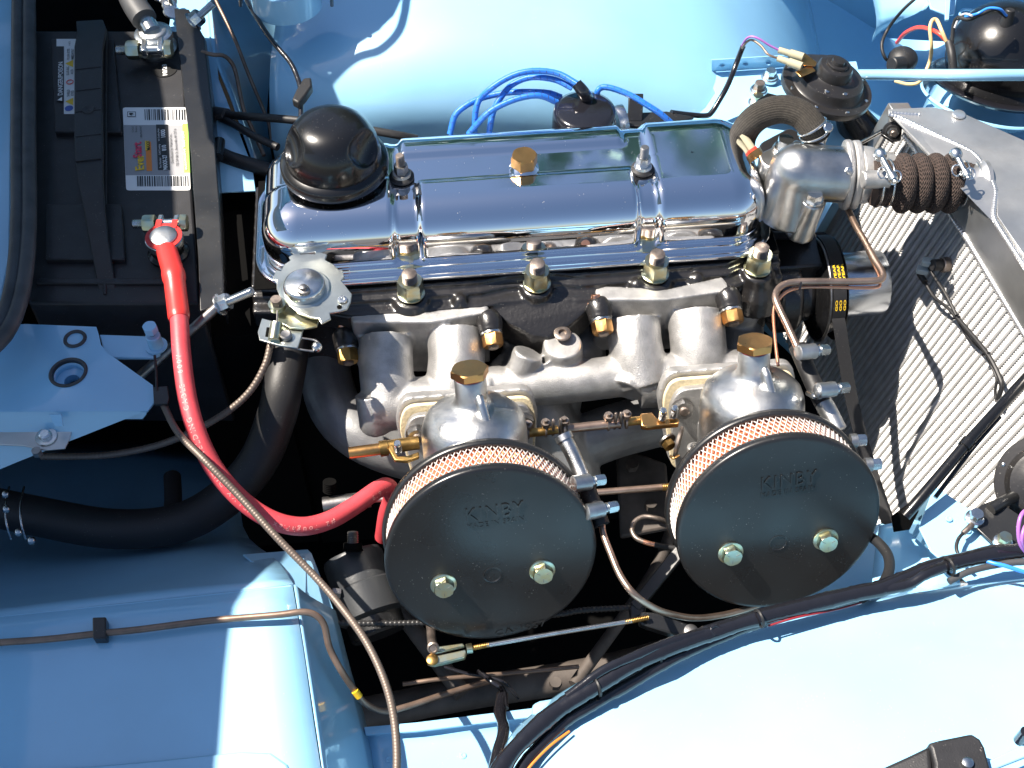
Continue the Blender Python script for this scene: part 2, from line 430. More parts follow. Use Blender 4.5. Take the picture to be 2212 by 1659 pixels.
panel('lever_arm', BRUSH, lv, [(-60, 930, .008), (60, 918, .008), (125, 908, .008), (150, 905, .008), (157, 925, .008), (150, 948, .008), (140, 968, .008), (95, 972, .008), (50, 962, .008), (-60, 958, .008)], thick=.002)
c = P(100, 944, .0085); done(B().lathe(c, EZ, [(M(24, c), 0), (M(23, c), .0012), (M(14, c), .0015), (M(13, c), .005), (M(9, c), .0062)], 28), 'lever_bolt', ZINC, lv)
c = P(82, 981, .006); done(B().hexa(c, EZ, M(11, c), .006), 'clamp_bolt', STEEL, lv)
panel('slot_tongue', PAINT, lv, [(105, 895, .028), (132, 895, .028), (136, 922, .020), (118, 922, .020)], thick=.003)
# bottom left shelf (box) with pipe
bz = -.03
surf('shelf_top', PAINT, car, [
    [(-600, 1340, bz), (-90, 1340, bz), (200, 1311, bz), (420, 1288, bz), (632, 1265, bz)],
    [(-600, 1450, bz), (-90, 1450, bz), (200, 1430, bz), (430, 1420, bz), (655, 1400, bz)],
    [(-600, 1600, bz), (-90, 1600, bz), (200, 1590, bz), (430, 1570, bz), (678, 1560, bz)],
    [(-600, 1780, bz), (-90, 1780, bz), (200, 1780, bz), (430, 1780, bz), (712, 1780, bz)]], k=3)
panel('shelf_pressing', PAINT, car, [(-90, 1670, bz+.004), (180, 1655, bz+.004), (330, 1642, bz+.004), (520, 1622, bz+.004), (585, 1625, bz+.004), (620, 1650, bz+.004), (640, 1700, bz+.004), (650, 1790, bz+.004), (-90, 1790, bz+.004)], thick=.004, bevel=.003)
surf('shelf_side', PAINT, car, [
    [(634, 1264, bz), (655, 1400, bz), (680, 1560, bz), (714, 1790, bz)],
    [(668, 1290, -.055), (690, 1410, -.06), (720, 1560, -.07), (755, 1790, -.08)],
    [(722, 1320, -.10), (755, 1450, -.12), (792, 1580, -.14), (830, 1790, -.14)]], k=4)
surf('bulkhead_lower_panel', PAINT, car, [
    [(-600, 940, -.36), (-90, 940, -.36), (150, 960, -.36), (330, 960, -.35), (520, 980, -.34)],
    [(-600, 1120, -.27), (-90, 1120, -.27), (150, 1120, -.27), (330, 1110, -.26), (525, 1140, -.22)],
    [(-600, 1260, -.13), (-90, 1260, -.13), (150, 1240, -.13), (330, 1220, -.12), (600, 1215, -.07)],
    [(-600, 1342, bz), (-90, 1342, bz), (150, 1318, bz), (380, 1292, bz), (634, 1265, bz)]], k=4)
panel('panel_ledge', PAINT, car, [(525, 1197, -.085), (665, 1186, -.085), (672, 1196, -.085), (722, 1320, -.10), (668, 1292, -.055), (634, 1264, -.035), (560, 1225, -.07)], thick=.002)
# floor panel bottom centre
surf('lower_floor_panel', PAINT, car, [
    [(786, 1570, -.13), (900, 1563, -.13), (1030, 1552, -.13), (1200, 1536, -.13)],
    [(800, 1620, -.14), (900, 1612, -.14), (1030, 1605, -.14), (1200, 1590, -.14)],
    [(830, 1800, -.13), (900, 1800, -.13), (1030, 1800, -.13), (1200, 1800, -.13)]], k=4)
panel('panel_lip', PAINT, car, [(786, 1570, -.128), (900, 1560, -.128), (1160, 1528, -.128), (1160, 1548, -.128), (900, 1580, -.128), (790, 1588, -.128)], thick=.003)
# near wing: broad convex surface
E = [(1095, 1790), (1130, 1640), (1180, 1568), (1270, 1500), (1420, 1428), (1620, 1370), (1830, 1320), (2030, 1285), (2320, 1245)]
E0 = [(1060, 1790, .0), (1108, 1620, .0), (1165, 1552, .0), (1262, 1484, .0), (1415, 1414, .0), (1618, 1357, .0), (1828, 1308, .0), (2028, 1273, .0), (2320, 1236, .0)]
surf('near_wing', PAINT, car, [
    [(u-18, v-8, -.045) for u, v, z in E0],
    [(u-3, v-2, -.012) for u, v, z in E0],
    [(u+6, v+10, .002) for u, v, z in E0],
    [(1150, 1800, .012), (1172, 1680, .012), (1225, 1612, .012), (1310, 1555, .012), (1450, 1490, .012), (1650, 1430, .012), (1850, 1385, .012), (2050, 1350, .012), (2330, 1310, .012)],
    [(1300, 1820, .035), (1350, 1740, .035), (1400, 1690, .035), (1480, 1640, .035), (1580, 1590, .035), (1750, 1530, .035), (1920, 1490, .035), (2100, 1450, .035), (2350, 1410, .035)],
    [(1500, 1860, .05), (1560, 1810, .05), (1620, 1770, .05), (1680, 1740, .05), (1780, 1700, .05), (1900, 1660, .05), (2050, 1620, .05), (2200, 1590, .05), (2400, 1550, .05)],
    [(1700, 1980, .05), (1800, 1930, .05), (1860, 1900, .05), (1920, 1880, .05), (2000, 1850, .05), (2100, 1820, .05), (2250, 1790, .05), (2350, 1760, .05), (2500, 1720, .05)],
    [(1900, 2200, .0), (2000, 2160, .0), (2080, 2130, .0), (2160, 2100, .0), (2240, 2060, .0), (2350, 2010, .0), (2500, 1970, .0), (2620, 1930, .0), (2800, 1880, .0)]], k=6)
# inner lip pieces under the harness
panel('wing_lip_tab', PAINT, car, [(1149, 1520, -.04), (1165, 1512, -.04), (1200, 1506, -.04), (1300, 1503, -.04), (1240, 1545, -.04), (1160, 1600, -.04), (1150, 1560, -.04)], thick=.008, bevel=.003)
panel('wing_lip_strip', PAINT, car, [(1230, 1503, -.03), (1290, 1480, -.03), (1325, 1462, -.03), (1328, 1468, -.03), (1400, 1430, -.03), (1440, 1410, -.03), (1460, 1425, -.03), (1300, 1500, -.03)], thick=.002)
panel('wing_inner_face', PAINT, car, [(1440, 1415, -.12), (1580, 1390, -.12), (1620, 1300, -.12), (1700, 1250, -.12), (1900, 1130, -.12), (2010, 1150, -.12), (2060, 1270, -.12), (1900, 1330, -.12), (1500, 1450, -.12)], thick=.002)
# front right bracket and valance
surf('front_valance', PAINT, car, [
    [(1900, 1135, -.075), (1960, 1122, -.075), (1990, 1110, -.07), (2050, 1105, -.05)],
    [(1890, 1190, -.085), (1958, 1180, -.085), (2000, 1170, -.08), (2060, 1170, -.05)],
    [(1880, 1300, -.085), (1960, 1300, -.085), (2020, 1290, -.08), (2080, 1290, -.05)]], k=4)
panel('radiator_bracket', PAINT, car, [(2018, 1048, -.01), (2104, 1106, -.01), (2240, 1190, -.01), (2240, 1300, -.012), (2140, 1300, -.012), (2010, 1190, -.012), (1985, 1140, -.012)], thick=.002)
panel('bracket_web', PAINT, car, [(2018, 1048, -.011), (1985, 1142, -.013), (2020, 1200, -.013), (1998, 1180, -.05), (1962, 1150, -.07), (1975, 1110, -.06)], thick=.0015)
# far right corner
panel('horn_platform', PAINT, car, [(1537, 150, .0), (1560, 148, .0), (1700, 140, .0), (1850, 132, .0), (1866, 200, .0), (1858, 330, .0), (1700, 380, .0), (1560, 330, .0), (1490, 262, .0), (1524, 232, .0), (1545, 200, .0), (1537, 176, .0)], thick=.002)
panel('platform_upstand', PAINT, car, [(1537, 130, .022), (1700, 120, .022), (1700, 146, .001), (1537, 156, .001)], thick=.0015)
surf('front_inner_wing', PAINT, car, [
    [(1700, -60, -.16), (1880, -60, -.20), (2000, -60, -.22), (2120, -60, -.18), (2300, -60, -.12)],
    [(1720, 60, -.18), (1900, 60, -.24), (2000, 60, -.26), (2120, 60, -.22), (2300, 60, -.16)],
    [(1740, 200, -.18), (1900, 200, -.26), (2000, 200, -.28), (2120, 200, -.24), (2300, 200, -.18)],
    [(1760, 480, -.18), (1920, 480, -.26), (2000, 480, -.28), (2120, 480, -.24), (2300, 480, -.2)]], k=4)
surf('nose_panel', PAINT, car, [
    [(2066, 110, -.05), (2110, 110, -.03), (2200, 110, -.03), (2300, 110, -.03)],
    [(2040, 150, -.05), (2080, 160, -.02), (2160, 170, -.02), (2300, 170, -.02)],
    [(1990, 240, -.06), (2030, 240, -.03), (2110, 250, -.02), (2300, 250, -.02)],
    [(1940, 420, -.08), (1990, 420, -.05), (2090, 420, -.04), (2300, 420, -.04)]], k=4)
surf('arch_return', PAINT, car, [
    [(1872, -60, -.05), (1960, -60, -.02), (2040, -60, -.02)],
    [(1893, 40, -.08), (1955, 30, -.05), (2000, 18, -.02)],
    [(1885, 90, -.12), (1900, 70, -.12), (1930, 40, -.10)]], k=4)
panel('wing_flange', PAINT, car, [(1990, -60, .04), (2075, -60, .04), (2062, 30, .03), (2046, 32, .03), (2010, 18, .03)], thick=.003, bevel=.001)
panel('inner_stay', PAINT, car, [(2040, -60, .05), (2058, -60, .05), (2050, 42, .04), (2042, 42, .04)], thick=.003)
c = P(2094, 32, -.10); done(B().tube([c + V((math.cos(a)*M(20, c), math.sin(a)*M(20, c), 0)) for a in [i*math.pi/12 for i in range(25)]], .002, 8, caps=False), 'blanking_ring', PAINT, car)
# near-black sheets: the shade deep in the bay is put into their colour
fl = thing('bay_shade_sheets', 'black sheets put in for the unlit depths of the engine bay', 'shade sheets', (0, 0, -.55))
done(B().box(V((0, .05, -.50)), V((.75, 0, 0)), V((0, .62, 0)), V((0, 0, .005))), 'shade_floor', DARK, fl)
done(B().box(V((-.60, .85, -.12)), V((.35, 0, 0)), V((0, .57, 0)), V((0, 0, .005))), 'shade_corner', DARK, fl)
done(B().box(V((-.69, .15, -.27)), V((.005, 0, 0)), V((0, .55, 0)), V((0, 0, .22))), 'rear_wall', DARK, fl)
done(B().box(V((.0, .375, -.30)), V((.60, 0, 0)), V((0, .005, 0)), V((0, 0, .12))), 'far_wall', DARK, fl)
done(B().box(P(490, 520, -.10), V((.055, 0, 0)), V((0, .12, 0)), V((0, 0, .004))), 'shade_plate', DARK, fl)
# unseen plate added out of frame, its edge shaped to shade the battery side
def shade_poly(uvz, h): return [(lambda p: p + SUN * ((h - p.z) / SUN.z))(P(*q)) for q in uvz]
edge = shade_poly([(215, 10, .03), (240, 66, .03), (287, 105, .03), (311, 170, .03), (322, 240, .03), (332, 340, .03), (338, 430, .03), (340, 600, .03)], .55)
e2 = shade_poly([(482, 1270, bz), (462, 1303, bz), (451, 1357, bz), (440, 1446, bz), (426, 1614, bz), (405, 1850, bz)], .55)
far = [V((-1.6, e2[-1].y - .1, .55)), V((-1.6, edge[0].y + .5, .55)), V((edge[0].x - .05, edge[0].y + .5, .55))]
def on_arch(u, v):
    z = 0
    for _ in range(40):
        p = P(u, v, z); z = z*.5 + .5*arch_z(p.x, p.y)
    return P(u, v, z)
hgt = .42
def cast_from(pts, h): return [p + SUN*((h-p.z)/SUN.z) for p in pts]
fl_pts = cast_from([on_arch(u, v) for u, v in ((880, -80), (855, 0), (838, 35), (808, 65), (788, 78), (767, 92), (730, 130), (698, 154), (712, 195), (724, 225), (742, 300))], hgt)
strip = cast_from([on_arch(u, v) for u, v in ((884, -60), (878, 0), (865, 60), (825, 105), (767, 126), (705, 182))], hgt)
left_caster = thing('left_shadow_caster', 'unseen plate added to cast the shadow over the battery side', 'shadow caster', (-1.2, 0, .5))
done(B().prism(edge + e2 + far, V((0, 0, .03))), 'left_caster_panel', PAINT, left_caster)

fe = fl_pts
left = cast_from([P(620, 430, -.03), P(560, 420, -.02), P(508, 360, 0), P(486, 250, 0), P(469, 118, 0), P(473, 60, 0), P(476, 0, 0), P(478, -80, 0)], hgt)
sc = thing('corner_shadow_caster', 'unseen light blue plate added to shade the far wheel arch', 'body panel', (-.5, .6, .4))
done(B().prism(fe + left, V((0, 0, .01))), 'corner_caster_panel', PAINT, sc)  # added plate, outline worked back from the shadow on the wheel arch
done(B().tube(cat(strip, 6), .0045, 10), 'strip_caster', BLACK, sc)  # added tube that only casts the thin strip of shadow

# outer skin of the far wing, standing up behind the wheel arch beyond the frame
ow = B(); rws = []
for i in range(30):
    x = -.9 + 1.9*i/29
    rws.append([V((x, .88 - .10*max(0, x-.4), -.25)), V((x, .89, .10)), V((x, .87, .20)), V((x, .82, .245)), V((x, .76, .25))])
done(ow.grid(rws), 'far_wing_skin', PAINT, car, thick=.0015)
# unseen trees added past the car to mirror dark patches in the chrome
tr = thing('reflection_trees', 'broad leafy trees added unseen past the car for the chrome to mirror', 'trees', (2.5, 7, -.86)); tr['kind'] = 'stuff'
LEAF = mat('leaf_green', (.12, .26, .23), .55, 0, 0, var=.35, vscale=3, spec=.4)
random.seed(5); b = B()
blobs = [(x, 6.5 + random.random(), 2.4 + 1.1*math.sin(x*1.3) + .35*x*.5 + random.random()*.9, 1.1 + random.random()*.8) for x in [(-.2 + .55*i) for i in range(14)]]
blobs += [(x, 8, random.uniform(.5, 2.5), 1.6) for x in [(-6 + 1.3*i) for i in range(5)]] + [(x, 6.8, z, 1.4) for x in (.9, 2.2, 3.6, 5.2, 6.8) for z in (.6, 2.0)]
for (x, y, z, r) in blobs:
    for k in range(int(330*r)):
        d = V((random.gauss(0, 1), random.gauss(0, 1), random.gauss(0, 1))).normalized() * r * random.random()**.4
        p = V((x, y, z)) + d; a_ = V((random.gauss(0, 1), random.gauss(0, 1), random.gauss(0, 1))).normalized()*.16; c_ = a_.cross(V((random.gauss(0, 1), random.gauss(0, 1), 1))).normalized()*.09
        b.bm.faces.new(b.loop([p-a_, p+c_, p+a_, p-c_]))
me_ = done(b, 'crown', LEAF, tr, smooth=False, kind='stuff')
b = B()
for x in (1.0, 3.4, 5.6): b.tube([V((x, 7, -.86)), V((x+.1, 7, .6)), V((x-.1, 7.1, 2.4))], (lambda i, t: .16 - .06*t), 12)
done(b, 'trunk', PIPEB, tr)

rl = thing('chassis_rail', 'dim rusty chassis rail and cross tube deep in the gap under the filters', 'chassis rail', (0, -.15, -.45))
DIM = mat('dim_grimy_paint', (.07, .058, .05), .6, bump=.4, bscale=80, var=.4, vscale=25)
cable('rail', DIM, rl, [(700, 1560, -.34), (1000, 1500, -.34), (1300, 1450, -.34), (1560, 1380, -.34)], 70, n=24)
cable('cross_tube', DIM, rl, [(760, 1180, -.30), (1000, 1500, -.32)], 40, n=20)
cable('steering_rod', DIM, rl, [(1240, 1480, -.28), (1420, 1220, -.28), (1470, 1050, -.28)], 26, n=20)
panel('side_plate', DIM, rl, [(1330, 960, -.22), (1440, 1000, -.22), (1450, 1140, -.24), (1340, 1160, -.24)], thick=.01, bevel=.003)
for u, v in ((1365, 1010), (1405, 1095), (1200, 1480), (1075, 1470)):
    c = P(u, v, -.215 if v < 1200 else -.30); done(B().hexa(c, EZ, M(14, c), .008), 'bolt', DIM, rl)

# seams and spot welds in the panels
def seam(uvz, w_=5, name='seam_bead'): cable(name, PAINT, car, uvz, w_, n=8)
seam([(560, 1205, -.088), (600, 1216, -.07)], 5)
seam([(-60, 1338, bz+.001), (200, 1312, bz+.001), (420, 1289, bz+.001), (628, 1266, bz+.001)], 4)
for (u, v, z) in ((1560, 141, .012), (1610, 139, .012), (1660, 137, .012), (1590, 300, .0025), (1545, 262, .0025), (1930, 1230, -.083), (1935, 1290, -.083), (2050, 1120, -.009), (2090, 1145, -.009), (660, 1340, -.05), (690, 1450, -.075), (720, 1590, -.09), (840, 1640, -.137), (1000, 1632, -.137)):
    c = P(u, v, z); done(B().lathe(c - EZ*.0004, EZ, [(.0032, 0), (.003, .0006), (.0018, .0009), (.001, .0005)], 16), 'spot_weld', PAINT, car)
# ================================================================== engine
def car_pt(c, a, b, z=0): return c + EX * a + EY * b + EZ * z
def nut(par, o, ax, r, h, mt, name='nut', washer=0, wm=None, stud=0, sr=0, sm=None, rot=0, x=None):
    ax = ax.normalized()
    q = B()
    if washer:
        done(B().lathe(o, ax, [(washer, 0), (washer, .0012), (washer*.9, .0016)], 28), 'washer', wm or ZINC, par); o = o + ax * .0016
    n_ = done(q.hexa(o, ax, r, h, rot=rot, x=x), name, mt, par)
    if stud:
        prof = [(sr, 0)]
        k = int(stud / .0016)
        for i in range(k): prof += [(sr, i*.0016 + .0002), (sr*.86, i*.0016 + .0009)]
        prof += [(sr*.98, k*.0016), (sr*.8, k*.0016 + .0008)]
        done(B().lathe(o + ax*h, ax, prof, 20), 'stud', sm or STEEL, par)
    return n_
# ---- cylinder head and block
CC = V((.0, .2, .02))
head = thing('cylinder_head', 'black painted cylinder head below the chrome rocker cover', 'cylinder head', car_pt(CC, 0, 0, -.12))
def at(u, v, z): return P(u, v, z)
hb = B()
yn = -.105                       # near face, in car frame from CC
top = [(-.262, .075), (-.262, -.090), (-.19, -.098), (-.17, yn), (-.04, yn), (-.015, -.100), (.035, -.100), (.055, yn), (.205, yn), (.225, -.096), (.262, -.094), (.262, .075)]
hb.prism([car_pt(CC, a, b, -.016) for a, b in top], EZ * -.022)
hb.prism([car_pt(CC, a, b + .014 if b < 0 else b, -.010) for a, b in top], EZ * -.10)
hb.prism([car_pt(CC, a, b + .022 if b < 0 else b, -.004) for a, b in top], EZ * -.03)
# middle web running down between the manifold flanges
hb.prism([P(1040, 640, .004), P(1062, 668, .000), P(1100, 700, -.008), (P(1150, 728, -.016)), P(1185, 730, -.016), P(1235, 702, -.010), P(1275, 665, .0), P(1300, 615, .006)], EZ * -.03)
for u, v, base in ((888, 640, 0), (1160, 618, 1), (1415, 600, 0), (1638, 585, 1)):
    c = P(u, v, .010)
    if base: hb.lathe(c, EZ, [(M(66, c), -.040), (M(54, c), -.022), (M(38, c), -.010), (M(33, c), .0), (M(32, c), .0005)], 28)
    else: hb.lathe(c, EZ, [(M(60, c), -.024), (M(44, c), -.006), (M(36, c), .0), (M(34, c), .0005)], 28)
for a, b, r in ((-.222, -.085, .012), (.115, -.092, .009), (.175, -.090, .009), (-.06, -.096, .008)):
    hb.ball(car_pt(CC, a, b, -.016), r, 14)
done(hb, 'head_casting', BLKCAST, head, cast=.0016)
done(B().prism([car_pt(CC, a, b*.96, 0) for a, b in [(-.258, .08), (-.258, -.08), (.258, -.08), (.258, .08)]], EZ*.001), 'cover_gasket', DARK, head)
for u, v in ((888, 634), (1160, 612), (1415, 592), (1636, 578)):
    c = P(u, v, .0125)
    nut(head, c, EZ, M(29, c), M(38, c), YZINC, 'head_nut', washer=M(30, c), wm=YZINC, stud=M(24, c), sr=M(16.5, c), sm=RUSTY, rot=.3)
# engine block under the head
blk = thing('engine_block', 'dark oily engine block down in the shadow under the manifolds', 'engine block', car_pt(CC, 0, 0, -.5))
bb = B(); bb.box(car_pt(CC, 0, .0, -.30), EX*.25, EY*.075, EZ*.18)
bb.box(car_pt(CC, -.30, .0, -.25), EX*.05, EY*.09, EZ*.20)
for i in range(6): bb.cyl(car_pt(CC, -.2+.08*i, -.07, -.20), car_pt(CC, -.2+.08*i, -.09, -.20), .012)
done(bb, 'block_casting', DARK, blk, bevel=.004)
# ---- rocker cover
def rcover():
    L, W, H, R = .243, .066, .066, .032
    per = []
    N = 520
    def outline(inset, t):
        l, w_ = L - inset, W - inset; r = max(.0015, min(R - inset*.8, w_, l))
        l2, w2 = l - r, w_ - r
        segs = [2*l2, math.pi/2*R, 2*(W-R), math.pi/2*R, 2*l2, math.pi/2*R, 2*(W-R), math.pi/2*R]
        return l2, w2, r
    # parametrise perimeter by the outer outline
    segs = [2*(L-R), math.pi/2*R, 2*(W-R), math.pi/2*R] * 2
    tot = sum(segs)
    def pt(s, inset):
        l2, w2, r = outline(inset, s); s = s % tot; k = 0
        while s > segs[k]: s -= segs[k]; k += 1
        t = s / segs[k]
        if k == 0: return (-l2 + 2*l2*t, -w2 - r)
        if k == 1: a = -math.pi/2 + t*math.pi/2; return (l2 + r*math.cos(a), -w2 + r*math.sin(a))
        if k == 2: return (l2 + r, -w2 + 2*w2*t)
        if k == 3: a = t*math.pi/2; return (l2 + r*math.cos(a), w2 + r*math.sin(a))
        if k == 4: return (l2 - 2*l2*t, w2 + r)
        if k == 5: a = math.pi/2 + t*math.pi/2; return (-l2 + r*math.cos(a), w2 + r*math.sin(a))
        if k == 6: return (-l2 - r, w2 - 2*w2*t)
        a = math.pi + t*math.pi/2; return (-l2 + r*math.cos(a), -w2 + r*math.sin(a))
    # section: (inset, z)
    sec = [(-.013, -.001), (-.0145, .001), (-.0145, .004), (-.013, .0058), (-.010, .0055), (-.006, .0035), (-.003, .0035), (-.0005, .006), (0, .010)]
    for i in range(1, 9): sec.append((.0008*i/8, .010 + (H-.031-.010)*i/8))
    q = .030
    for i in range(1, 11):
        a = i/10*math.pi/2; sec.append((.0008 + q*(1-math.cos(a)), H - .031 + .031*math.sin(a)))
    for i in range(1, 15): sec.append((.0308 + (W-.0308)*i/14, H))
    def sstep(x, a, b): t = max(0, min(1, (x-a)/(b-a))); return t*t*(3-2*t)
    def pad(a, b, z):
        e = .0035
        def rng(x, lo, hi): return sstep(x, lo-e, lo+e) * (1 - sstep(x, hi-e, hi+e))
        # pads stand proud of the sunk central channel and the cross grooves
        far = rng(b, .024, .2); near = rng(b, -.2, -.014)
        p1 = rng(a, -.108, .113) * max(far, near if a > -.093 else 0)
        mid = rng(a, -.093, .116)*near
        p2 = rng(a, .136, .4)
        left = rng(a, -.4, -.118) * rng(b, -.2, -.004) * .75
        leftb = rng(a, -.4, -.118) * .35
        foot = sstep(z, .010, .022)
        return max(rng(a, -.108, .113)*far, mid, p2, left, leftb) * foot * .0052
    rows = []
    for ins, z in sec:
        row = []
        for i in range(N):
            a, b = pt(tot*i/N, ins)
            # outward normal from section slope
            t = 0 if ins < .0008 else min(1, (ins-.0008)/q)
            h_ = pad(a, b, z)
            cx, cy = pt(tot*i/N, ins+.004)
            o2 = V((a-cx, b-cy, 0)); o2 = o2.normalized() if o2.length > 1e-9 else V((0, 0, 0))
            n_ = (o2 * math.cos(t*math.pi/2) + EZ*math.sin(t*math.pi/2))
            row.append(car_pt(CC, a + n_.x*h_, b + n_.y*h_, z + n_.z*h_))
        rows.append(row)
    return B().skin(rows, caps=False)
rc = thing('rocker_cover', 'long chrome rocker cover with pressed pads and grooves, reflecting the sky', 'rocker cover', car_pt(CC, 0, 0, 0))
b_ = rcover()
done(b_, 'cover_pressing', CHROME, rc, sharp=80)
TZ = CC.z + .066
for u, v, r in ((868, 375, 27), (1388, 358, 25)):
    c = P(u, v+8, TZ + .001)
    mt = STEEL if u < 1000 else ZINC
    done(B().lathe(c, EZ, [(M(r, c), 0), (M(r, c), .002), (M(r*.8, c), .004), (M(r*.6, c), .0042)], 32), 'rubber_washer', RUBBER, rc)
    done(B().lathe(c + EZ*.004, EZ, [(M(r*.78, c), 0), (M(r*.7, c), .0025), (M(r*.5, c), .003)], 32), 'cup_washer', mt, rc)
    nut(rc, c + EZ*.0065, EZ, M(15.5, c), M(22, c), mt, 'cover_nut', stud=M(26, c), sr=M(9.5, c), sm=RUSTY if u < 1000 else STEEL)
# brass bolt in the middle
c = P(1132, 368, TZ)
bt = thing('brass_cover_bolt', 'large hexagon brass bolt in the middle of the chrome rocker cover', 'bolt', c)
done(B().lathe(c, EZ, [(M(33, c), 0), (M(32, c), .004), (M(24, c), .0075), (M(22, c), .008)], 32), 'chrome_seat', CHROME, bt)
done(B().hexa(c + EZ*.0078, EZ, M(29, c), .012, rot=.25), 'hex_head', BRASS, bt)
# ---- oil filler cap
c = P(723, 352, TZ + .014)
cap = thing('oil_filler_cap', 'large domed black oil filler cap with round dents, standing on the chrome rocker cover', 'filler cap', c - EZ*.014)
r = M(117, c)
done(B().lathe(c - EZ*.016, EZ, [(r*.62, 0), (r*.60, .004), (r*.60, .012), (r*.7, .017)], 48), 'filler_neck', CHROME, cap)
bm = bmesh.new()
n1, n2 = 120, 60; dome_r = r*.885; hh = r*1.12
dents = [(a, .66) for a in (-2.72, -.50, 1.35)]
rings = []
for j in range(n2 + 1):
    ph = math.pi/2 * j/n2
    ring = []
    for i in range(n1):
        th = 2*math.pi*i/n1
        # squarish dome profile
        rr = dome_r * (max(0, math.cos(ph)) ** .60); zz = hh * math.sin(ph) * .80
        d = V((math.cos(th)*math.cos(ph), math.sin(th)*math.cos(ph), math.sin(ph)))
        push = 0
        for az, el in dents:
            dd = V((math.cos(az)*math.cos(el), math.sin(az)*math.cos(el), math.sin(el)))
            ang = d.angle(dd, 0)
            if ang < .40: push = max(push, (1 - (ang/.40)**2) ** .65)
        rr2 = rr - push * r*.19 * math.cos(.6); zz2 = zz - push * r*.13
        ring.append(c + V((math.cos(th)*rr2, math.sin(th)*rr2, .006 + zz2)))
    rings.append(ring)
dm = B(); dm.skin(rings, caps=True)
done(dm, 'dome', BLACK, cap, sharp=70)
done(B().lathe(c, EZ, [(r*.93, -.004), (r*.985, -.005), (r, -.002), (r, .003), (r*.97, .0065), (r*.90, .0075), (r*.86, .010)], 72), 'rolled_rim', BLACK, cap, sharp=60)
SAVE = (EX, EY, CA, CN)
YC = math.radians(8)
KX = V((math.cos(YC), math.sin(YC), 0)); KY = V((-math.sin(YC), math.cos(YC), 0))
CA = KY * math.sin(TL) + EZ * math.cos(TL); CN = -KY * math.cos(TL) + EZ * math.sin(TL)
# ---- intake manifold (cast, one piece)
man = thing('intake_manifold', 'bare cast aluminium intake manifold with four ports joined to a cross tube', 'manifold', P(1200, 800, -.09))
mb = B()
def seg(pts, wpx, n=40):
    q = [P(*t) for t in pts]; mb.tube(cat(q, 6), (lambda i, t, q=q: M(wpx[0]*(1-t)+wpx[1]*t, q[0])/2) if isinstance(wpx, tuple) else M(wpx, q[0])/2, n)
zt = -.050
seg([(834, 735, -.026), (834, 795, -.036), (842, 872, -.056)], (118, 116))
seg([(984, 722, -.026), (986, 782, -.036), (975, 862, -.056)], (124, 120))
seg([(1368, 692, -.020), (1374, 755, -.034), (1395, 834, -.056)], (116, 116))
seg([(1502, 678, -.020), (1508, 745, -.034), (1515, 820, -.056)], (122, 120))
# logs
seg([(806, 878, -.056), (880, 872, -.056), (960, 864, -.056), (1060, 852, -.056)], 112)
seg([(1380, 824, -.056), (1450, 820, -.056), (1530, 814, -.056), (1605, 812, -.056)], 116)
seg([(802, 850, -.04), (812, 900, -.06), (815, 915, -.07)], (72, 80))
seg([(1040, 838, -.052), (1200, 828, -.052), (1390, 806, -.052)], 92)      # balance tube
seg([(1352, 845, -.05), (1375, 795, -.045)], 74)
# boss with plug and ribbed lug
c = P(1215, 760, -.032); mb.lathe(c - EZ*.045, EZ, [(M(66, c), 0), (M(56, c), .02), (M(45, c), .04), (M(43, c), .055), (M(40, c), .058)], 24)
c = P(1135, 800, -.03)
q0_, q1_ = P(1108, 838, -.055), P(1142, 762, -.022); mb.tube([q0_, q0_.lerp(q1_, .5), q1_], M(34, c), 32)
mb.prism([P(1150, 800, -.030), P(1205, 770, -.022), P(1205, 835, -.05), P(1140, 838, -.05)], V((0, .008, -.01)))
# head flanges
def flange(pts, z, h, th):
    a = [P(u, v, z) for u, v in pts]; mb.prism(a, EZ * -h)
flange([(752, 672), (780, 665), (930, 672), (1045, 646), (1056, 660), (1056, 674), (935, 696), (760, 694)], .003, .078, 0)
flange([(1285, 624), (1310, 617), (1440, 624), (1560, 597), (1572, 612), (1574, 628), (1440, 648), (1290, 648)], .009, .078, 0)
# carburettor flanges
FL = []
for (u, v) in ((1020, 785), (1643, 725)):
    top_ = P(u, v + 10, .09); O = top_ - CA*.137 - EX*.002
    FL.append((top_, O))
    m0 = O + CA*.012 - CN*.078
    # rounded plate facing CN
    pl = []
    for (a, h) in [(-.056, -.050), (.056, -.050), (.066, .03), (.060, .056), (-.060, .056), (-.069, .03)]:
        pl.append(m0 + EX*a + CA*h)
    mb.prism(rpoly(pl, .010), -CN*.012)
    mb.tube([m0 - CN*.004, m0 - CN*.04], .034, 20)
done(mb, 'manifold_casting', CAST, man, cast=.0014)
c = P(1215, 742, -.017) ; nb = B()
c = P(1215, 726, .0); c = P(1215, 722, -.0130)
nb = B(); nb.lathe(c, EZ, [(M(19, c), 0), (M(19, c), .0022), (M(16, c), .003), (M(9, c), .003), (M(8, c), -.002)], 24)
done(nb, 'plug', RUSTY, man)
for k, (top_, O) in enumerate(FL):
    m0 = O + CA*.012 - CN*.076
    pl = [m0 + EX*a + CA*h for a, h in [(-.056, -.05), (.056, -.05), (.063, .030), (.058, .051), (-.058, .051), (-.066, .030)]]
    done(B().prism(rpoly(pl, .011), CN*.005), 'gasket', GASK, man, bevel=.0008)
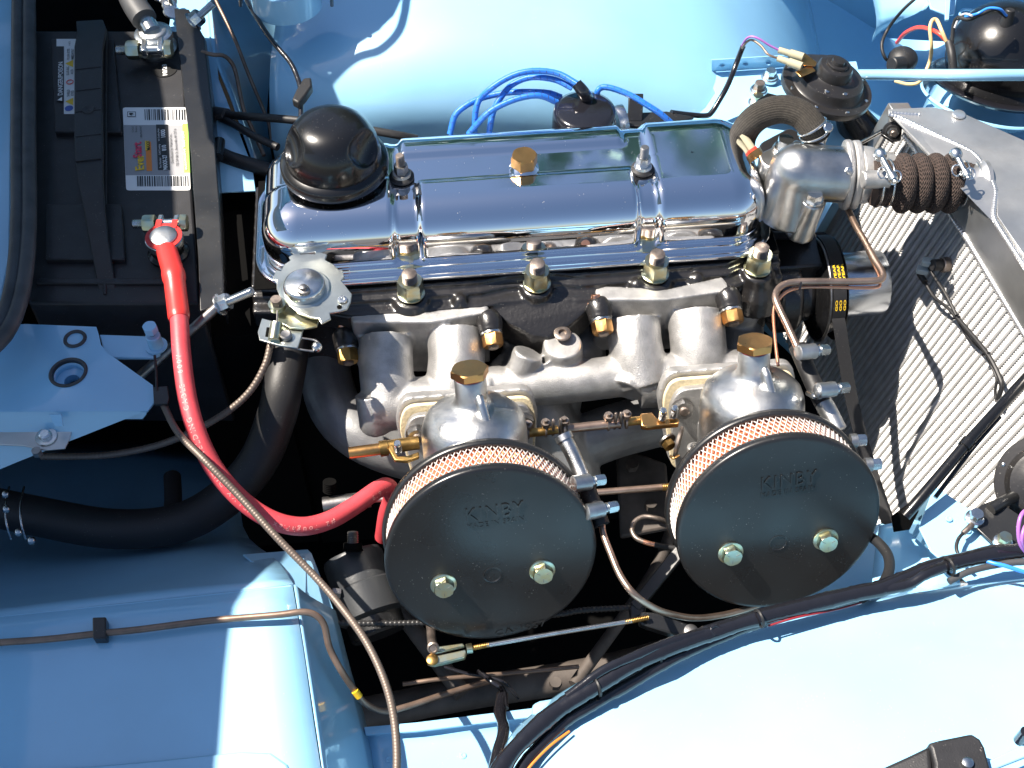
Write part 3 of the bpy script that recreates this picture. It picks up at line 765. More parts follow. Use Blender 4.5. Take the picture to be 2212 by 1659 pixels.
# clamp lugs with brass nuts on the head face
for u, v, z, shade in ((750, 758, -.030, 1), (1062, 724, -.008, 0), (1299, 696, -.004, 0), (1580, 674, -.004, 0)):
    c = P(u, v, z); ax = (-EY*.86 - EZ*.35 + EX*.06).normalized()
    cl = thing('manifold_clamp', {750: 'black clamp with brass nut coloured darker for the shade beside the round zinc plate', 1062: 'black clamp with brass nut between the left manifold flange and the head', 1299: 'black clamp with brass nut at the left end of the right manifold flange', 1580: 'black clamp with brass nut at the right end of the right manifold flange'}[u], 'clamp', c - EZ*.02, 'brass nutted clamps holding the manifolds')
    lb = B(); p0 = c - ax*.012
    lb.tube(cat([p0 - ax*.008 + V((-.002, 0, -.002)), p0 - ax*.002, p0 + ax*.004], 5), M(28, c), 16)
    lb.lathe(p0, ax, [(M(24, c), -.006), (M(27, c), .010)], 20)
    done(lb, 'clamp_lug', BLKCAST, cl, cast=.0014)
    done(B().lathe(p0 + ax*.0095, ax, [(M(24, c), 0), (M(24, c), .002), (M(21, c), .0026)], 24), 'washer', ZINC, cl)
    nut(cl, p0 + ax*.012, ax, M(23, c), M(26, c), BRASSD if shade else BRASS, 'brass_nut', stud=.003, sr=M(12, c), sm=RUSTY, rot=.2)  # shade on the leftmost nut is put into its colour by the darker brass
    if u in (750, 1299):
        q = P(u - (14 if u == 1299 else 8), v - 42, z + .005)
        done(B().cyl(q - EY*.01, q + EY*.0 + EZ*.012, M(10, q)), 'stud_end', COPPB, cl)
# ---- exhaust manifold behind
ex = thing('exhaust_manifold', 'rough grey cast exhaust manifold curving down behind the carburettors', 'exhaust manifold', P(1200, 900, -.16))
eb = B()
def seg2(pts, wpx, n=20):
    q = [P(*t) for t in pts]; eb.tube(cat(q, 6), M(wpx, q[0])/2, n)
seg2([(700, 760, -.10), (705, 820, -.11), (730, 890, -.12), (790, 945, -.13), (900, 985, -.15), (1050, 1000, -.16)], 112)
seg2([(1110, 760, -.085), (1150, 830, -.10), (1180, 910, -.12), (1220, 980, -.15), (1240, 1050, -.18)], 128)
seg2([(1230, 730, -.08), (1210, 800, -.10), (1190, 900, -.13)], 120)
seg2([(1590, 700, -.10), (1590, 790, -.11), (1540, 860, -.13), (1440, 900, -.14), (1330, 930, -.14), (1250, 960, -.15)], 116)
eb.prism([P(1085, 712, -.055), P(1130, 735, -.055), P(1180, 726, -.055), P(1270, 684, -.05), P(1275, 706, -.05), P(1200, 740, -.055), P(1130, 755, -.055), P(1088, 740, -.055)], EZ*-.05)
eb.ball(P(1160, 790, -.085), .040, 18); eb.ball(P(1235, 765, -.085), .036, 18); eb.ball(P(1600, 668, -.07), .022, 18)
done(eb, 'exhaust_casting', CASTG, ex, cast=.0018)
# ================================================================== carburettors and filters (built once, copied)
EX, EY = KX, KY
top1, O1 = FL[0]; top2, O2 = FL[1]
O1 = P(1020, 795, .09) - CA*.137 - EX*.002
def L(x, y, z, o=O1): return o + EX*x + CN*y + CA*z      # x along car, y towards camera (filter), z up the dome axis
cb = thing('carburettor', 'polished domed carburettor with brass cap, left one of the pair', 'carburettor', O1 - EZ*.05, 'twin carburettors')
prof = [(.0465, .014), (.0485, .020), (.0475, .026), (.0470, .034), (.0466, .068), (.0458, .0755), (.0430, .0835), (.0365, .0900), (.0275, .0942), (.0200, .0965), (.0168, .0982), (.0150, .1015), (.0141, .106), (.0138, .1225), (.0128, .1240)]
done(B().lathe(L(0, -.009, 0), CA, prof, 64), 'dome', POLI, cb, sharp=60)
q = B(); q.tube([L(.006, .003, .1085), L(.007, .007, .1050), L(.009, .0125, .095), L(.010, .0170, .0875)], .0042, 14); q.ball(L(.006, .003, .1085), .0042, 12)
done(q, 'dome_web', POLI, cb, cast=.0009)
done(B().lathe(L(0, -.009, .1243), CA, [(.0142, 0), (.0142, .0012)], 32), 'red_seal', mat('red_fibre_washer', (.30, .02, .02), .6), cb)
done(B().hexa(L(0, -.009, .1254), CA, .0168, .0070, x=EX, rot=.15), 'damper_cap', BRASS, cb)
# body: throttle body, flange and bridge
q = B()
q.lathe(L(0, -.075, -.004), CN, [(.030, 0), (.030, .05)], 32)
q.box(L(0, -.01, .012), EX*.040, CN*.034, CA*.022)
q.prism(rpoly([L(a, -.0705, h) for a, h in [(-.052, -.045), (.052, -.045), (.0595, .038), (.054, .0585), (-.054, .0585), (-.0625, .038)]], .009), CN*.008)
q.prism([L(-.010, -.064, .030), L(.012, -.064, .030), L(.030, -.02, .026), L(.018, -.02, .026)], CA*-.01)
for s in (-1, 1): q.lathe(L(s*.050, -.012, .018), CA, [(.008, 0), (.008, .010)], 16)
q.tube([L(-.044, -.012, -.036), L(-.052, .010, -.036)], .008, 14)
done(q, 'carburettor_body', CAST, cb, bevel=.0012)
for s in (-1, 1):
    c = L(s*.0500, -.0625, .0400)
    done(B().lathe(c, CN, [(.0105, 0), (.0105, .001)], 24), 'washer', STEEL, cb)
    nut(cb, c + CN*.001, CN, .0098, .007, STEEL, 'flange_nut', stud=.003, sr=.0048, sm=RUSTY, rot=.5, x=EX)
for s in (-1, 1):
    c = L(s*.050, -.012, .028); done(B().lathe(c, CA, [(.005, 0), (.0045, .0012), (.003, .0013), (.0028, -.001)], 18), 'lug_screw', STEEL, cb)
# ---- filter
ft = thing('air_filter', 'round black pancake air filter with mesh side, left of the two', 'air filter', L(0, .06, -.09), 'round pancake air filters')
DX, DZ, DY = -.003, -.0005, .086
DC = P(1062, 1203, -.010); dd = DC - O1
DX, DY, DZ = dd.dot(EX), dd.dot(CN), dd.dot(CA)
FR = .0905
TH = .045
def D(x, y, z): return L(DX + x, DY + y, DZ + z)
done(B().lathe(D(0, 0, 0), CN, [(FR*.955, -.008), (FR*.975, -.008), (FR*.995, -.0075), (FR, -.005), (FR, -.002), (FR*.992, -.0004), (FR*.975, .0005), (FR*.95, .0006), (FR*.6, .0012), (.0001, .0016)], 128, x=EX), 'front_plate', SATIN, ft, sharp=70)
done(B().lathe(D(0, -TH, 0), CN, [(FR*.3, -.001), (FR*.97, -.001), (FR*1.0, .0), (FR*1.005, .003), (FR*1.0, .007), (FR*.975, .0078), (FR*.955, .007), (FR*.95, .003)], 128, x=EX), 'back_plate', SATIN, ft, sharp=70)
# pleated paper
n = 150; r0, r1 = FR*.90, FR*.935
rings = []
for y in (-TH+.002, -.002):
    rings.append([D(math.cos(2*math.pi*i/(2*n))*(r0 if i % 2 else r1), y, math.sin(2*math.pi*i/(2*n))*(r0 if i % 2 else r1)) for i in range(2*n)])
done(B().skin(rings, caps=False), 'paper_element', ORANGE, ft, smooth=False)
# expanded metal screen: diamonds
def screen():
    b = B(); rs = FR*.957; y0, y1 = -TH+.006, -.006; nc = 104; nr = 6
    w_ = .00042; t_ = .0004
    for s in (1, -1):
        for i in range(nc):
            prev = None
            for j in range(nr + 1):
                a = 2*math.pi*(i + s*.5*(j if True else 0))/nc; y = y0 + (y1-y0)*j/nr
                ca, sa = math.cos(a), math.sin(a)
                off = .0004 * s
                rad = V((ca, 0, sa)); tan = V((-sa, 0, ca))
                pts = []
                for dt, dr in ((-w_, -t_), (w_, -t_), (w_, t_), (-w_, t_)):
                    r_ = rs + dr + off
                    pts.append(D(ca*r_ + tan.x*dt, y, sa*r_ + tan.z*dt))
                cur = b.loop(pts)
                if prev:
                    for k in range(4): b.bm.faces.new((prev[k], prev[(k+1) % 4], cur[(k+1) % 4], cur[k]))
                prev = cur
    return b
done(screen(), 'mesh_screen', WIREM, ft, smooth=False, kind='stuff')
# bolts
for x_, z_ in ((-.0415, -.0255), (.0425, -.0135)):
    x_, z_ = x_, z_
    c = P(958 if x_ < 0 else 1171, 1262 if x_ < 0 else 1232, -.02)
    # keep on the plate plane
    d_ = (c - CAM); t = (D(0, .0012, 0) - CAM).dot(CN) / d_.dot(CN); c = CAM + d_*t
    done(B().lathe(c, CN, [(.0113, 0), (.0113, .0012), (.0105, .0016)], 32), 'washer', YZINC, ft)
    done(B().hexa(c + CN*.0016, CN, .0092, .0068, x=EX, rot=.3), 'bolt_head', YZINC, ft)
    hd = c + CN*.0085
    k = B()
    for a in range(3): 
        dv = EX*math.cos(a*2.094+.5) + CA*math.sin(a*2.094+.5); k.box(hd + dv*.0048, dv*.0016, dv.cross(CN)*.0002, CN*.0002)
    done(k, 'grade_marks', STEEL, ft)
c = CAM + (P(1064, 1241, -.02)-CAM) * ((D(0, .0013, 0) - CAM).dot(CN) / (P(1064, 1241, -.02)-CAM).dot(CN))
done(B().lathe(c, CN, [(.0082, -.001), (.0082, .0006), (.0074, .0008), (.0068, .0002)], 32), 'pressed_ring', SATIN, ft)
def on_disc(u, v): d_ = P(u, v, 0) - CAM; return CAM + d_ * ((D(0, .0016, 0) - CAM).dot(CN) / d_.dot(CN))
tx = (on_disc(1128, 1104) - on_disc(1008, 1122)).normalized(); ty = CN.cross(tx)
RAISE = SATIN
text('KINBY', 'lettering', RAISE, ft, on_disc(1009, 1127), tx, ty, width=.0485, size=.0185, ext=.0007, spacing=1.15)
text('MADE IN SPAIN', 'small_lettering', RAISE, ft, on_disc(1010, 1143), tx, ty, width=.048, size=.0070, ext=.00035, spacing=1.1)
# second pair
dO = (P(1643, 735, .088) - CA*.137 - EX*.002) - O1
c2_ = copy_tree(cb, loc=cb.location + dO, label='polished domed carburettor with brass cap, right one of the pair by the copper pipe')
f2_ = copy_tree(ft, loc=ft.location + dO, label='round black pancake air filter with mesh side, right of the two')
number = text('CA-1057', 'number_lettering', RAISE, ft, on_disc(1072, 1376), (on_disc(1186, 1345)-on_disc(1072, 1372)), CN.cross((on_disc(1186, 1345)-on_disc(1072, 1372))), width=.045, size=.0085, ext=.00035, spacing=1.1)
O2 = O1 + dO

EX, EY, CA, CN = SAVE
# ================================================================== battery
BZ = .03
bat = thing('car_battery', 'big black car battery with a printed label and a plastic carrying handle', 'battery', P(250, 350, -.15))
bp = [(70, 66), (392, 66), (432, 655), (60, 655)]
c0 = [P(u, v, BZ) for u, v in bp]
done(B().prism(c0, EZ * -.19), 'battery_case', PLAST, bat, bevel=.003)
panel('vent_cover', PLAST, bat, [(110, 84, BZ+.006), (245, 84, BZ+.006), (262, 285, BZ+.006), (118, 285, BZ+.006)], thick=.008, bevel=.0012)
panel('vent_cover', PLAST, bat, [(100, 440, BZ+.006), (262, 440, BZ+.006), (270, 560, BZ+.006), (98, 560, BZ+.006)], thick=.008, bevel=.0012)
panel('step_edge', PLAST, bat, [(80, 600, BZ+.003), (380, 600, BZ+.003), (400, 612, BZ+.003), (78, 612, BZ+.003)], thick=.004, bevel=.001)
def lab(u, v, k=0): return P(u, v, BZ + .0004 + k*.0003)
def rect(name, mt, par, u0, v0, u1, v1, k, skew=0, rnd=0):
    sk = lambda v: (v - v0) * skew
    pts = [lab(u0+sk(v0), v0, k), lab(u1+sk(v0), v0, k), lab(u1+sk(v1), v1, k), lab(u0+sk(v1), v1, k)]
    if rnd:
        q = []
        for i in range(4):
            a, b, c = pts[i-1], pts[i], pts[(i+1) % 4]
            for t in (0, .5, 1):
                d1 = (a-b).normalized()*rnd; d2 = (c-b).normalized()*rnd
                q.append(b + d1*(1-t)**2 + d2*t**2)
        pts = q
    return done(B().prism(pts, EZ*-.00025), name, mt, par, smooth=False)
SK = .042
lb = rect('label', WHITE, bat, 265, 232, 404, 411, 0, SK, rnd=.003)
rect('grey_panel', GREYL, lb, 267, 270, 394, 378, 1, SK)
rect('green_strip', GREEN, lb, 394, 267, 406, 373, 1, SK)
rect('black_box', INK, lb, 337, 269, 363, 367, 2, SK)
rect('orange_bar', ORG, lb, 314, 306, 326, 369, 2, SK)
rect('yellow_bar', YEL, lb, 313, 304, 322, 325, 3, SK)
UPX = (P(300, 250, BZ) - P(306, 380, BZ)).normalized(); LFT = V((-1, 0, 0)); LFT = (LFT - UPX*LFT.dot(UPX)).normalized()
def vtext(s, name, mt, par, u, v, width, size, k=4, bold=0, z=None):
    o = lab(u, v, k) if z is None else P(u, v, z)
    return text(s, name, mt, par, o, UPX, LFT, width=width*1.6, size=size, ext=.0, bold=bold)
vtext('Ever', 'yellow_lettering', YEL, lb, 311, 366, .0155, .0125, bold=.03)
vtext('Start', 'red_lettering', PINK, lb, 306, 339, .0155, .0125, bold=.03)
vtext('MAXX', 'black_lettering', INK, lb, 324, 324, .0095, .0050, bold=.02)
vtext('MAXX-27', 'white_lettering', WHITE, lb, 362, 366, .0146, .0062, bold=.03)
vtext('810', 'white_lettering', WHITE, lb, 359, 325, .0058, .0062, bold=.03)
vtext('1000', 'white_lettering', WHITE, lb, 357, 296, .0080, .0062, bold=.03)
vtext('Part Number', 'white_lettering', WHITE, lb, 349, 362, .0100, .0030)
vtext('Cold Cranking', 'white_lettering', WHITE, lb, 347, 334, .0105, .0028)
vtext('Ind. Cranking Amps', 'white_lettering', WHITE, lb, 345, 304, .0125, .0028)
vtext('Distributed by Walmart Inc.,', 'black_lettering', INK, lb, 375, 352, .0300, .0038)
vtext('702 SW 8th St., Bentonville, AR 72716', 'black_lettering', INK, lb, 386, 358, .0375, .0038)
vtext('12-VOLT', 'black_lettering', INK, lb, 289, 285, .0062, .0028)
vtext('Battery', 'black_lettering', INK, lb, 296, 285, .0062, .0028)
vtext('1-888-PROSTART', 'black_lettering', INK, lb, 307, 298, .0125, .0028)
vtext('automotive lead-acid', 'white_lettering', WHITE, lb, 404, 366, .038, .0042)
random.seed(3)
q = B(); u = 312
while u < 398:
    w_ = random.choice((1, 1.6, 2.4, 3.2)); a = [lab(u, 236, 1.5), lab(u+w_, 236, 1.5), lab(u+w_+1, 259, 1.5), lab(u+1, 259, 1.5)]
    q.prism(a, EZ*-.0002); u += w_ + random.choice((1.3, 2, 3))
done(q, 'barcode', INK, lb, smooth=False)
q = B(); u = 296
while u < 408:
    w_ = random.choice((1, 1.6, 2.4, 3.2)); a = [lab(u, 380, 1.5), lab(u+w_, 380, 1.5), lab(u+w_+.7, 402, 1.5), lab(u+.7, 402, 1.5)]
    q.prism(a, EZ*-.0002); u += w_ + random.choice((1.3, 1.8, 2.6))
done(q, 'barcode', INK, lb, smooth=False)
def eagle(u, v):
    rect('emblem_frame', INK, lb, u, v, u+18, v+11, 2); rect('emblem_ground', WHITE, lb, u+1.2, v+1.2, u+16.8, v+9.8, 3)
    pts = [lab(u+a, v+b, 4) for a, b in ((4, 3), (8, 2.4), (14, 3), (11, 4.6), (14, 6.5), (9, 6), (11, 8.6), (6, 7.6), (4, 5.4))]
    done(B().prism(pts, EZ*-.0001), 'emblem', INK, lb, smooth=False)
eagle(275, 241)
# warning label on the vent cover
VZ = BZ + .0064
def vrect(name, mt, par, u0, v0, u1, v1, k):
    return done(B().prism([P(u0, v0, VZ+k*.0003), P(u1, v0, VZ+k*.0003), P(u1, v1, VZ+k*.0003), P(u0, v1, VZ+k*.0003)], EZ*-.0002), name, mt, par, smooth=False)
wl_ = vrect('warning_label', WHITE, bat, 138, 84, 166, 246, 0)
vrect('label_top', WHITE, wl_, 122, 84, 139, 100, 0)
rect('black_field', INK, wl_, 122, 100, 138, 219, 22)
vtext('DANGER/POISON', 'white_lettering', WHITE, wl_, 135, 205, .037, .0072, z=VZ+.0012, bold=.02)
vtext('4-8575', 'black_lettering', INK, wl_, 152, 98, .005, .003, z=VZ+.0006)
vtext('FLUSH EYES', 'black_lettering', INK, wl_, 150, 128, .0125, .0040, z=VZ+.0006, bold=.01)
vtext('IMMEDIATELY', 'black_lettering', INK, wl_, 159, 128, .0125, .0040, z=VZ+.0006, bold=.01)
vtext('SULFURIC', 'black_lettering', INK, wl_, 149, 162, .0098, .0040, z=VZ+.0006, bold=.01)
vtext('ACID', 'black_lettering', INK, wl_, 158, 160, .0055, .0040, z=VZ+.0006, bold=.01)
vtext('SHIELD', 'black_lettering', INK, wl_, 150, 208, .0075, .0040, z=VZ+.0006, bold=.01)
vtext('EYES', 'black_lettering', INK, wl_, 159, 206, .0055, .0040, z=VZ+.0006, bold=.01)
c = P(151, 177, VZ+.0006)
done(B().tube([c + V((math.cos(a)*.0036, math.sin(a)*.0036, 0)) for a in [i*math.pi/12 for i in range(25)]], .0005, 6, caps=False), 'prohibition_ring', REDW, wl_)
c = P(149, 234, VZ+.0004); done(B().lathe(c, EZ, [(.0045, 0), (.0045, .0003)], 24), 'eye_symbol', BLUP, wl_)
for vv in (219, 137):
    done(B().prism([P(141, vv, VZ+.0006), P(158, vv-8, VZ+.0006), P(158, vv+8, VZ+.0006)], EZ*-.0001), 'hazard_triangle', YEL, wl_, smooth=False)
done(B().prism([P(124, 216, VZ+.0012), P(134, 209, VZ+.0012), P(134, 218, VZ+.0012)], EZ*-.0001), 'warning_triangle', WHITE, wl_, smooth=False)
vtext('10/23', 'date_lettering', WHITE, bat, 361, 162, .0125, .0068, z=BZ+.0012, bold=.03)
c = P(356, 151, BZ+.0002); done(B().lathe(c, EZ, [(M(26, c), 0), (M(26, c), .0006)], 32), 'date_sticker', INK, bat)
# carrying handle
hb_ = B(); hz = BZ + .028
outl = [((164, 45), (222, 42)), ((166, 70), (230, 62)), ((160, 100), (222, 102)), ((160, 200), (220, 200)), ((160, 300), (222, 300)), ((162, 350), (222, 350)), ((168, 390), (222, 390)), ((180, 450), (226, 450)), ((192, 520), (234, 520)), ((204, 580), (244, 580)), ((214, 640), (252, 640))]
zs = [hz-.02, hz-.006, hz, hz, hz, hz-.001, hz-.003, hz-.008, hz-.015, hz-.022, hz-.03]
rings = []
for ((u0, v0), (u1, v1)), z in zip(outl, zs):
    a, b_2 = P(u0, v0, z), P(u1, v1, z)
    rings.append([a, b_2, b_2 + V((0, 0, -.005)), a + V((0, 0, -.005))])
hd_ = done(B().skin(rings), 'handle', PLAST, bat, bevel=.0012)
for v in (146, 192, 291, 344):
    a, b_2 = P(163, v+2, hz+.0008), P(218, v-4, hz+.0008)
    done(B().prism([a, b_2, b_2 + V((0, -.0014, 0)), a + V((0, -.0014, 0))], EZ*-.002), 'handle_rib', PLAST, hd_, bevel=.0003)
a, b_2 = P(163, 240, hz+.0008), P(218, 234, hz+.0008)
done(B().prism([a, b_2, b_2 + V((0, -.0014, 0)), a + V((0, -.0014, 0))], EZ*-.002), 'handle_rib', PLAST, hd_, bevel=.0003)
c = P(191, 237, hz); done(B().lathe(c, EZ, [(M(14, c), 0), (M(13, c), .0012), (M(10, c), .0014), (M(5, c), .0004)], 28), 'handle_boss', PLAST, hd_)
done(B().prism([P(224, 60, hz-.022), P(224, 640, hz-.03), P(232, 640, hz-.03), P(233, 75, hz-.022)], EZ*.004), 'handle_hinge', PLAST, bat, bevel=.001)
# hold down bar
bar = thing('battery_hold_down_bar', 'long flat black steel bar clamping the right edge of the battery', 'hold-down bar', P(440, 350, .0))
panel('bar_top', SATIN, bar, [(376, 18, .036), (408, 20, .036), (440, 78, .036), (458, 240, .036), (474, 450, .036), (484, 650, .036), (432, 672, .036), (428, 560, .036), (412, 330, .036), (394, 180, .036)], thick=.002, bevel=.0008)
panel('bar_side', SATIN, bar, [(441, 78, .035), (459, 240, .035), (475, 450, .035), (486, 660, .035), (494, 700, .0), (482, 450, .0), (466, 240, .0), (446, 90, .0)], thick=.0015)
def rod(name, lab_, base_uvz, axis, rod_len, par=None, r_px=10, nutr=20):
    c = P(*base_uvz); t = thing(name, lab_, 'threaded rod', c, 'threaded battery hold-down rods'); ax = axis.normalized()
    done(B().lathe(c, ax, [(M(nutr*1.25, c), 0), (M(nutr*1.25, c), .0014), (M(nutr, c), .0018)], 28), 'washer', ZINC, t)
    nut(t, c + ax*.002, ax, M(nutr, c), M(20, c), ZINC, 'rod_nut', stud=rod_len, sr=M(r_px, c), sm=ZINC)
    return t, c, ax
t1, c1, a1 = rod('hold_down_rod', 'zinc threaded rod with nut through the far end of the hold-down bar', (416, 48, .037), V((.75, .25, .55)), .022, nutr=18, r_px=8.5)
t2, c2r, a2 = rod('hold_down_rod', 'long zinc threaded rod with nut through the bar end near the red cable', (474, 659, .037), V((.9, .10, .42)), .026)
done(B().cyl(c2r, c2r - V((.9, .62, .95)).normalized()*.02 + V((-.10, -.055, -.06)), M(11, c2r)), 'rod_shank', STEEL, t2)
# battery posts with clamps
def post(u, v, cap_mt, label_, name, ring_mt, d):
    c = P(u, v, BZ)
    t = thing(name, label_, 'battery clamp', c, 'battery post clamps')
    done(B().lathe(c, EZ, [(M(44, c), 0), (M(44, c), .003), (M(36, c), .006), (M(34, c), .012), (M(30, c), .013)], 36), 'post_base', BLACK if ring_mt is REDS else STEEL, t)
    top = c + EZ*.022
    done(B().lathe(c + EZ*.013, EZ, [(M(34, c), 0), (M(40, c), .002), (M(40, c), .009), (M(37, c), .010), (M(28, c), .0105)], 36), 'clamp_ring', ZINC, t)
    if ring_mt is REDS:
        done(B().lathe(c + EZ*.0238, EZ, [(M(28, c), 0), (M(39, c), 0), (M(39, c), .0004), (M(28, c), .0004)], 36), 'red_mark', REDS, t)
    done(B().lathe(c + EZ*.0225, EZ, [(M(29, c), 0), (M(28.5, c), .0032), (M(25, c), .0042), (M(12, c), .0046), (.00001, .0046)], 36), 'lead_post', POLI, t)
    for s in (-1, 1):
        p = c + EZ*.020 + V((s*M(17, c), 0, 0)) + d*M(40, c)
        e = B().box(p, V((M(6, c), 0, 0)), d*M(26, c), V((0, 0, .0045)))
        done(e, 'clamp_ear', ZINC, t, bevel=.0012)
        if ring_mt is REDS: done(B().box(p - d*M(4, c) + EZ*.0047, V((M(6.2, c), 0, 0)), d*M(12, c), V((0, 0, .0003))), 'red_mark', REDS, t)
    p = c + EZ*.019 + d*M(50, c)
    bx = V((1, .04, 0)).normalized()
    done(B().hexa(p + bx*M(26, c), bx, M(19, c), M(14, c)), 'bolt_head', YZINC, t)
    q = p - bx*M(28, c)
    nut(t, q, -bx, M(20, c), M(26, c), YZINC, 'clamp_nut', stud=M(24, c), sr=M(10.5, c), sm=ZINC)
    done(B().cyl(p - bx*M(26, c), p + bx*M(26, c), M(10, c)), 'clamp_bolt', ZINC, t)
    return t, c
tp, cp_ = post(365, 548, None, 'battery clamp with red markings on the near post, red cable leading off', 'positive_clamp', REDS, V((0, 1, 0)))
tn, cn_ = post(340, 106, None, 'plain metal battery clamp on the far post, grey cable leading off', 'negative_clamp', ZINC, V((.15, -1, 0)).normalized())
# red cable
rc_ = thing('red_battery_cable', 'thick red battery cable with white lettering, sagging from the battery to the starter', 'battery cable', P(500, 1000, -.05))
red_path = [(383, 640, .048), (388, 700, .045), (392, 760, .040), (403, 850, .030), (424, 930, .018), (462, 1010, .0), (520, 1078, -.018), (585, 1122, -.032), (650, 1137, -.042), (710, 1124, -.048), (765, 1093, -.052), (815, 1058, -.058), (838, 1052, -.066), (846, 1075, -.085), (836, 1110, -.11), (828, 1160, -.15)]
pts = cat([P(*q) for q in red_path], 8); rr_ = M(41, P(420, 900, .02))/2
done(B().tube(pts, rr_, 20), 'cable_sheath', RED, rc_, sharp=70)
bpts = cat([cp_ + EZ*.018 + V((.004, -M(30, cp_), 0)), P(374, 590, .052), P(381, 640, .048), P(387, 690, .0455)], 8)
fr = lambda i, t: M(22.5, cp_) * (1.0 if t < .33 else (1.08 if t < .42 else .98)) * (.90 if t > .97 else 1)
done(B().tube(bpts, fr, 22), 'heatshrink_boot', REDS, rc_, sharp=50)
# lettering along the cable
def wrap_text(s, pts, r, par, start, size, mt, off_ang, rev=False):
    pts = resample(pts, .001); L_ = 0; out = B()
    cu_pts = pts[::-1] if rev else pts
    pos = start
    bmj = bmesh.new()
    for ch in s:
        if ch == ' ': pos += size*.7; continue
        cu = bpy.data.curves.new('t', 'FONT'); cu.body = ch; cu.size = 1; cu.offset = .015; cu.resolution_u = 2
        ob = bpy.data.objects.new('t', cu); SC.collection.objects.link(ob)
        me = bpy.data.meshes.new_from_object(ob.evaluated_get(bpy.context.evaluated_depsgraph_get()))
        bpy.data.objects.remove(ob); bpy.data.curves.remove(cu)
        if not me.vertices: continue
        xs = [v.co.x for v in me.vertices]; wch = (max(xs)-min(xs)) * size
        i = int((pos + wch/2)/.001)
        if i < 1 or i >= len(cu_pts)-1: break
        p = cu_pts[i]; t = (cu_pts[i+1]-cu_pts[i-1]).normalized()
        n = (CAM - p); n = (n - t*n.dot(t)).normalized(); y = n.cross(t)
        n = (n*math.cos(off_ang) + y*math.sin(off_ang)).normalized(); y = n.cross(t)
        b2 = bmesh.new(); b2.from_mesh(me)
        for v in b2.verts:
            a = (v.co.y - .35)*size / r
            v.co = p + t*((v.co.x-min(xs))*size - wch/2) + (n*math.cos(a) + y*math.sin(a)) * (r + .00012)
        m2 = bpy.data.meshes.new('tmp'); b2.to_mesh(m2); b2.free(); bmj.from_mesh(m2); bpy.data.meshes.remove(m2); bpy.data.meshes.remove(me)
        pos += wch + size*.24
    return done(bmj, 'cable_lettering', mt, par, smooth=False)
PALE = mat('pale_print_on_red', (.74, .25, .24), .5)
wrap_text('#2 ToughFlex\u2122  HEAVY DUTY WELDING CABLE  600V', pts, rr_, rc_, .155, .0068, PALE, .35, rev=True)
wrap_text('( ) 11 619', pts, rr_, rc_, .078, .0068, PALE, .55, rev=True)
# grey negative cable
ng = thing('grey_battery_cable', 'short thick grey cable rising from the far battery clamp', 'battery cable', P(300, 30, .05))
done(B().tube(cat([P(262, -70, .075), P(286, 0, .072), P(312, 42, .066)], 8), M(54, cn_)/2, 20), 'heatshrink', SEALM, ng)
done(B().tube([P(311, 38, .064), P(328, 68, .056)], M(38, cn_)/2, 20), 'crimp_sleeve', ZINC, ng)
# terminal cluster behind
tc = thing('far_terminal_cluster', 'small metal cable lugs stacked on a stud beyond the battery', 'terminal', P(370, 10, .0))
for i, (u, v, r) in enumerate(((370, 28, 16), (366, 14, 15), (364, 2, 17), (345, -6, 14))):
    c = P(u, v, .01 + .002*i); done(B().lathe(c, V((.4, -.3, 1)), [(M(r, c), 0), (M(r*1.1, c), .001), (M(r, c), .003), (M(r*.5, c), .0035)], 20), 'cable_lug', ZINC if i != 2 else STEEL, tc)
cable('stud', STEEL, tc, [(378, 36, .0), (362, -20, .03)], 10, n=12)
# rubber seal
sl = [(52, -60, .06), (52, 100, .06), (51, 300, .06), (52, 450, .06), (47, 560, .06), (32, 650, .06), (5, 715, .06), (-40, 765, .06)]
seal = thing('rubber_bonnet_seal', 'thick grooved grey rubber seal running down the left edge', 'seal', P(50, 300, .04))
pts_ = cat([P(*q) for q in sl], 10)
pa = [p + V((-M(13, p), 0, 0)) for p in pts_]; pb = [p + V((M(11, p), .0, .0)) for p in pts_]
rnd = lambda base: (lambda i, t: base*(1 + .05*noise.noise(V((i*.35, 0, 0)))))
done(B().tube(pa, rnd(M(15, pts_[20])), 16), 'seal_bead', SEALM, seal)
done(B().tube(pb, rnd(M(15.5, pts_[20])), 16), 'seal_bead', SEALM, seal)
# heater hose
hh_ = thing('heater_hose', 'thick black rubber hose curving under the red cable in the shade', 'hose', P(350, 1120, -.17))
cable('hose', RUBBER, hh_, [(-60, 1085, -.13), (80, 1115, -.13), (240, 1142, -.13), (380, 1132, -.13), (480, 1080, -.125), (555, 1000, -.10), (597, 900, -.07), (612, 830, -.05), (628, 740, -.04)], 86, n=28, k=10)
cable('hose', RUBBER, hh_, [(372, 1030, -.15), (374, 1075, -.14), (372, 1110, -.13)], 38, n=18)
for u in (28, 60):
    cable('wire_clip', ZINC, hh_, [(u-8, 1052, -.118), (u-16, 1090, -.095), (u-14, 1130, -.095), (u-4, 1165, -.11)], 5, n=8)
for (u, v) in ((12, 1068), (14, 1100), (40, 1150), (68, 1168)):
    c = P(u, v, -.09); done(B().ball(c, M(9, c), 12), 'clip_screw', ZINC, hh_)
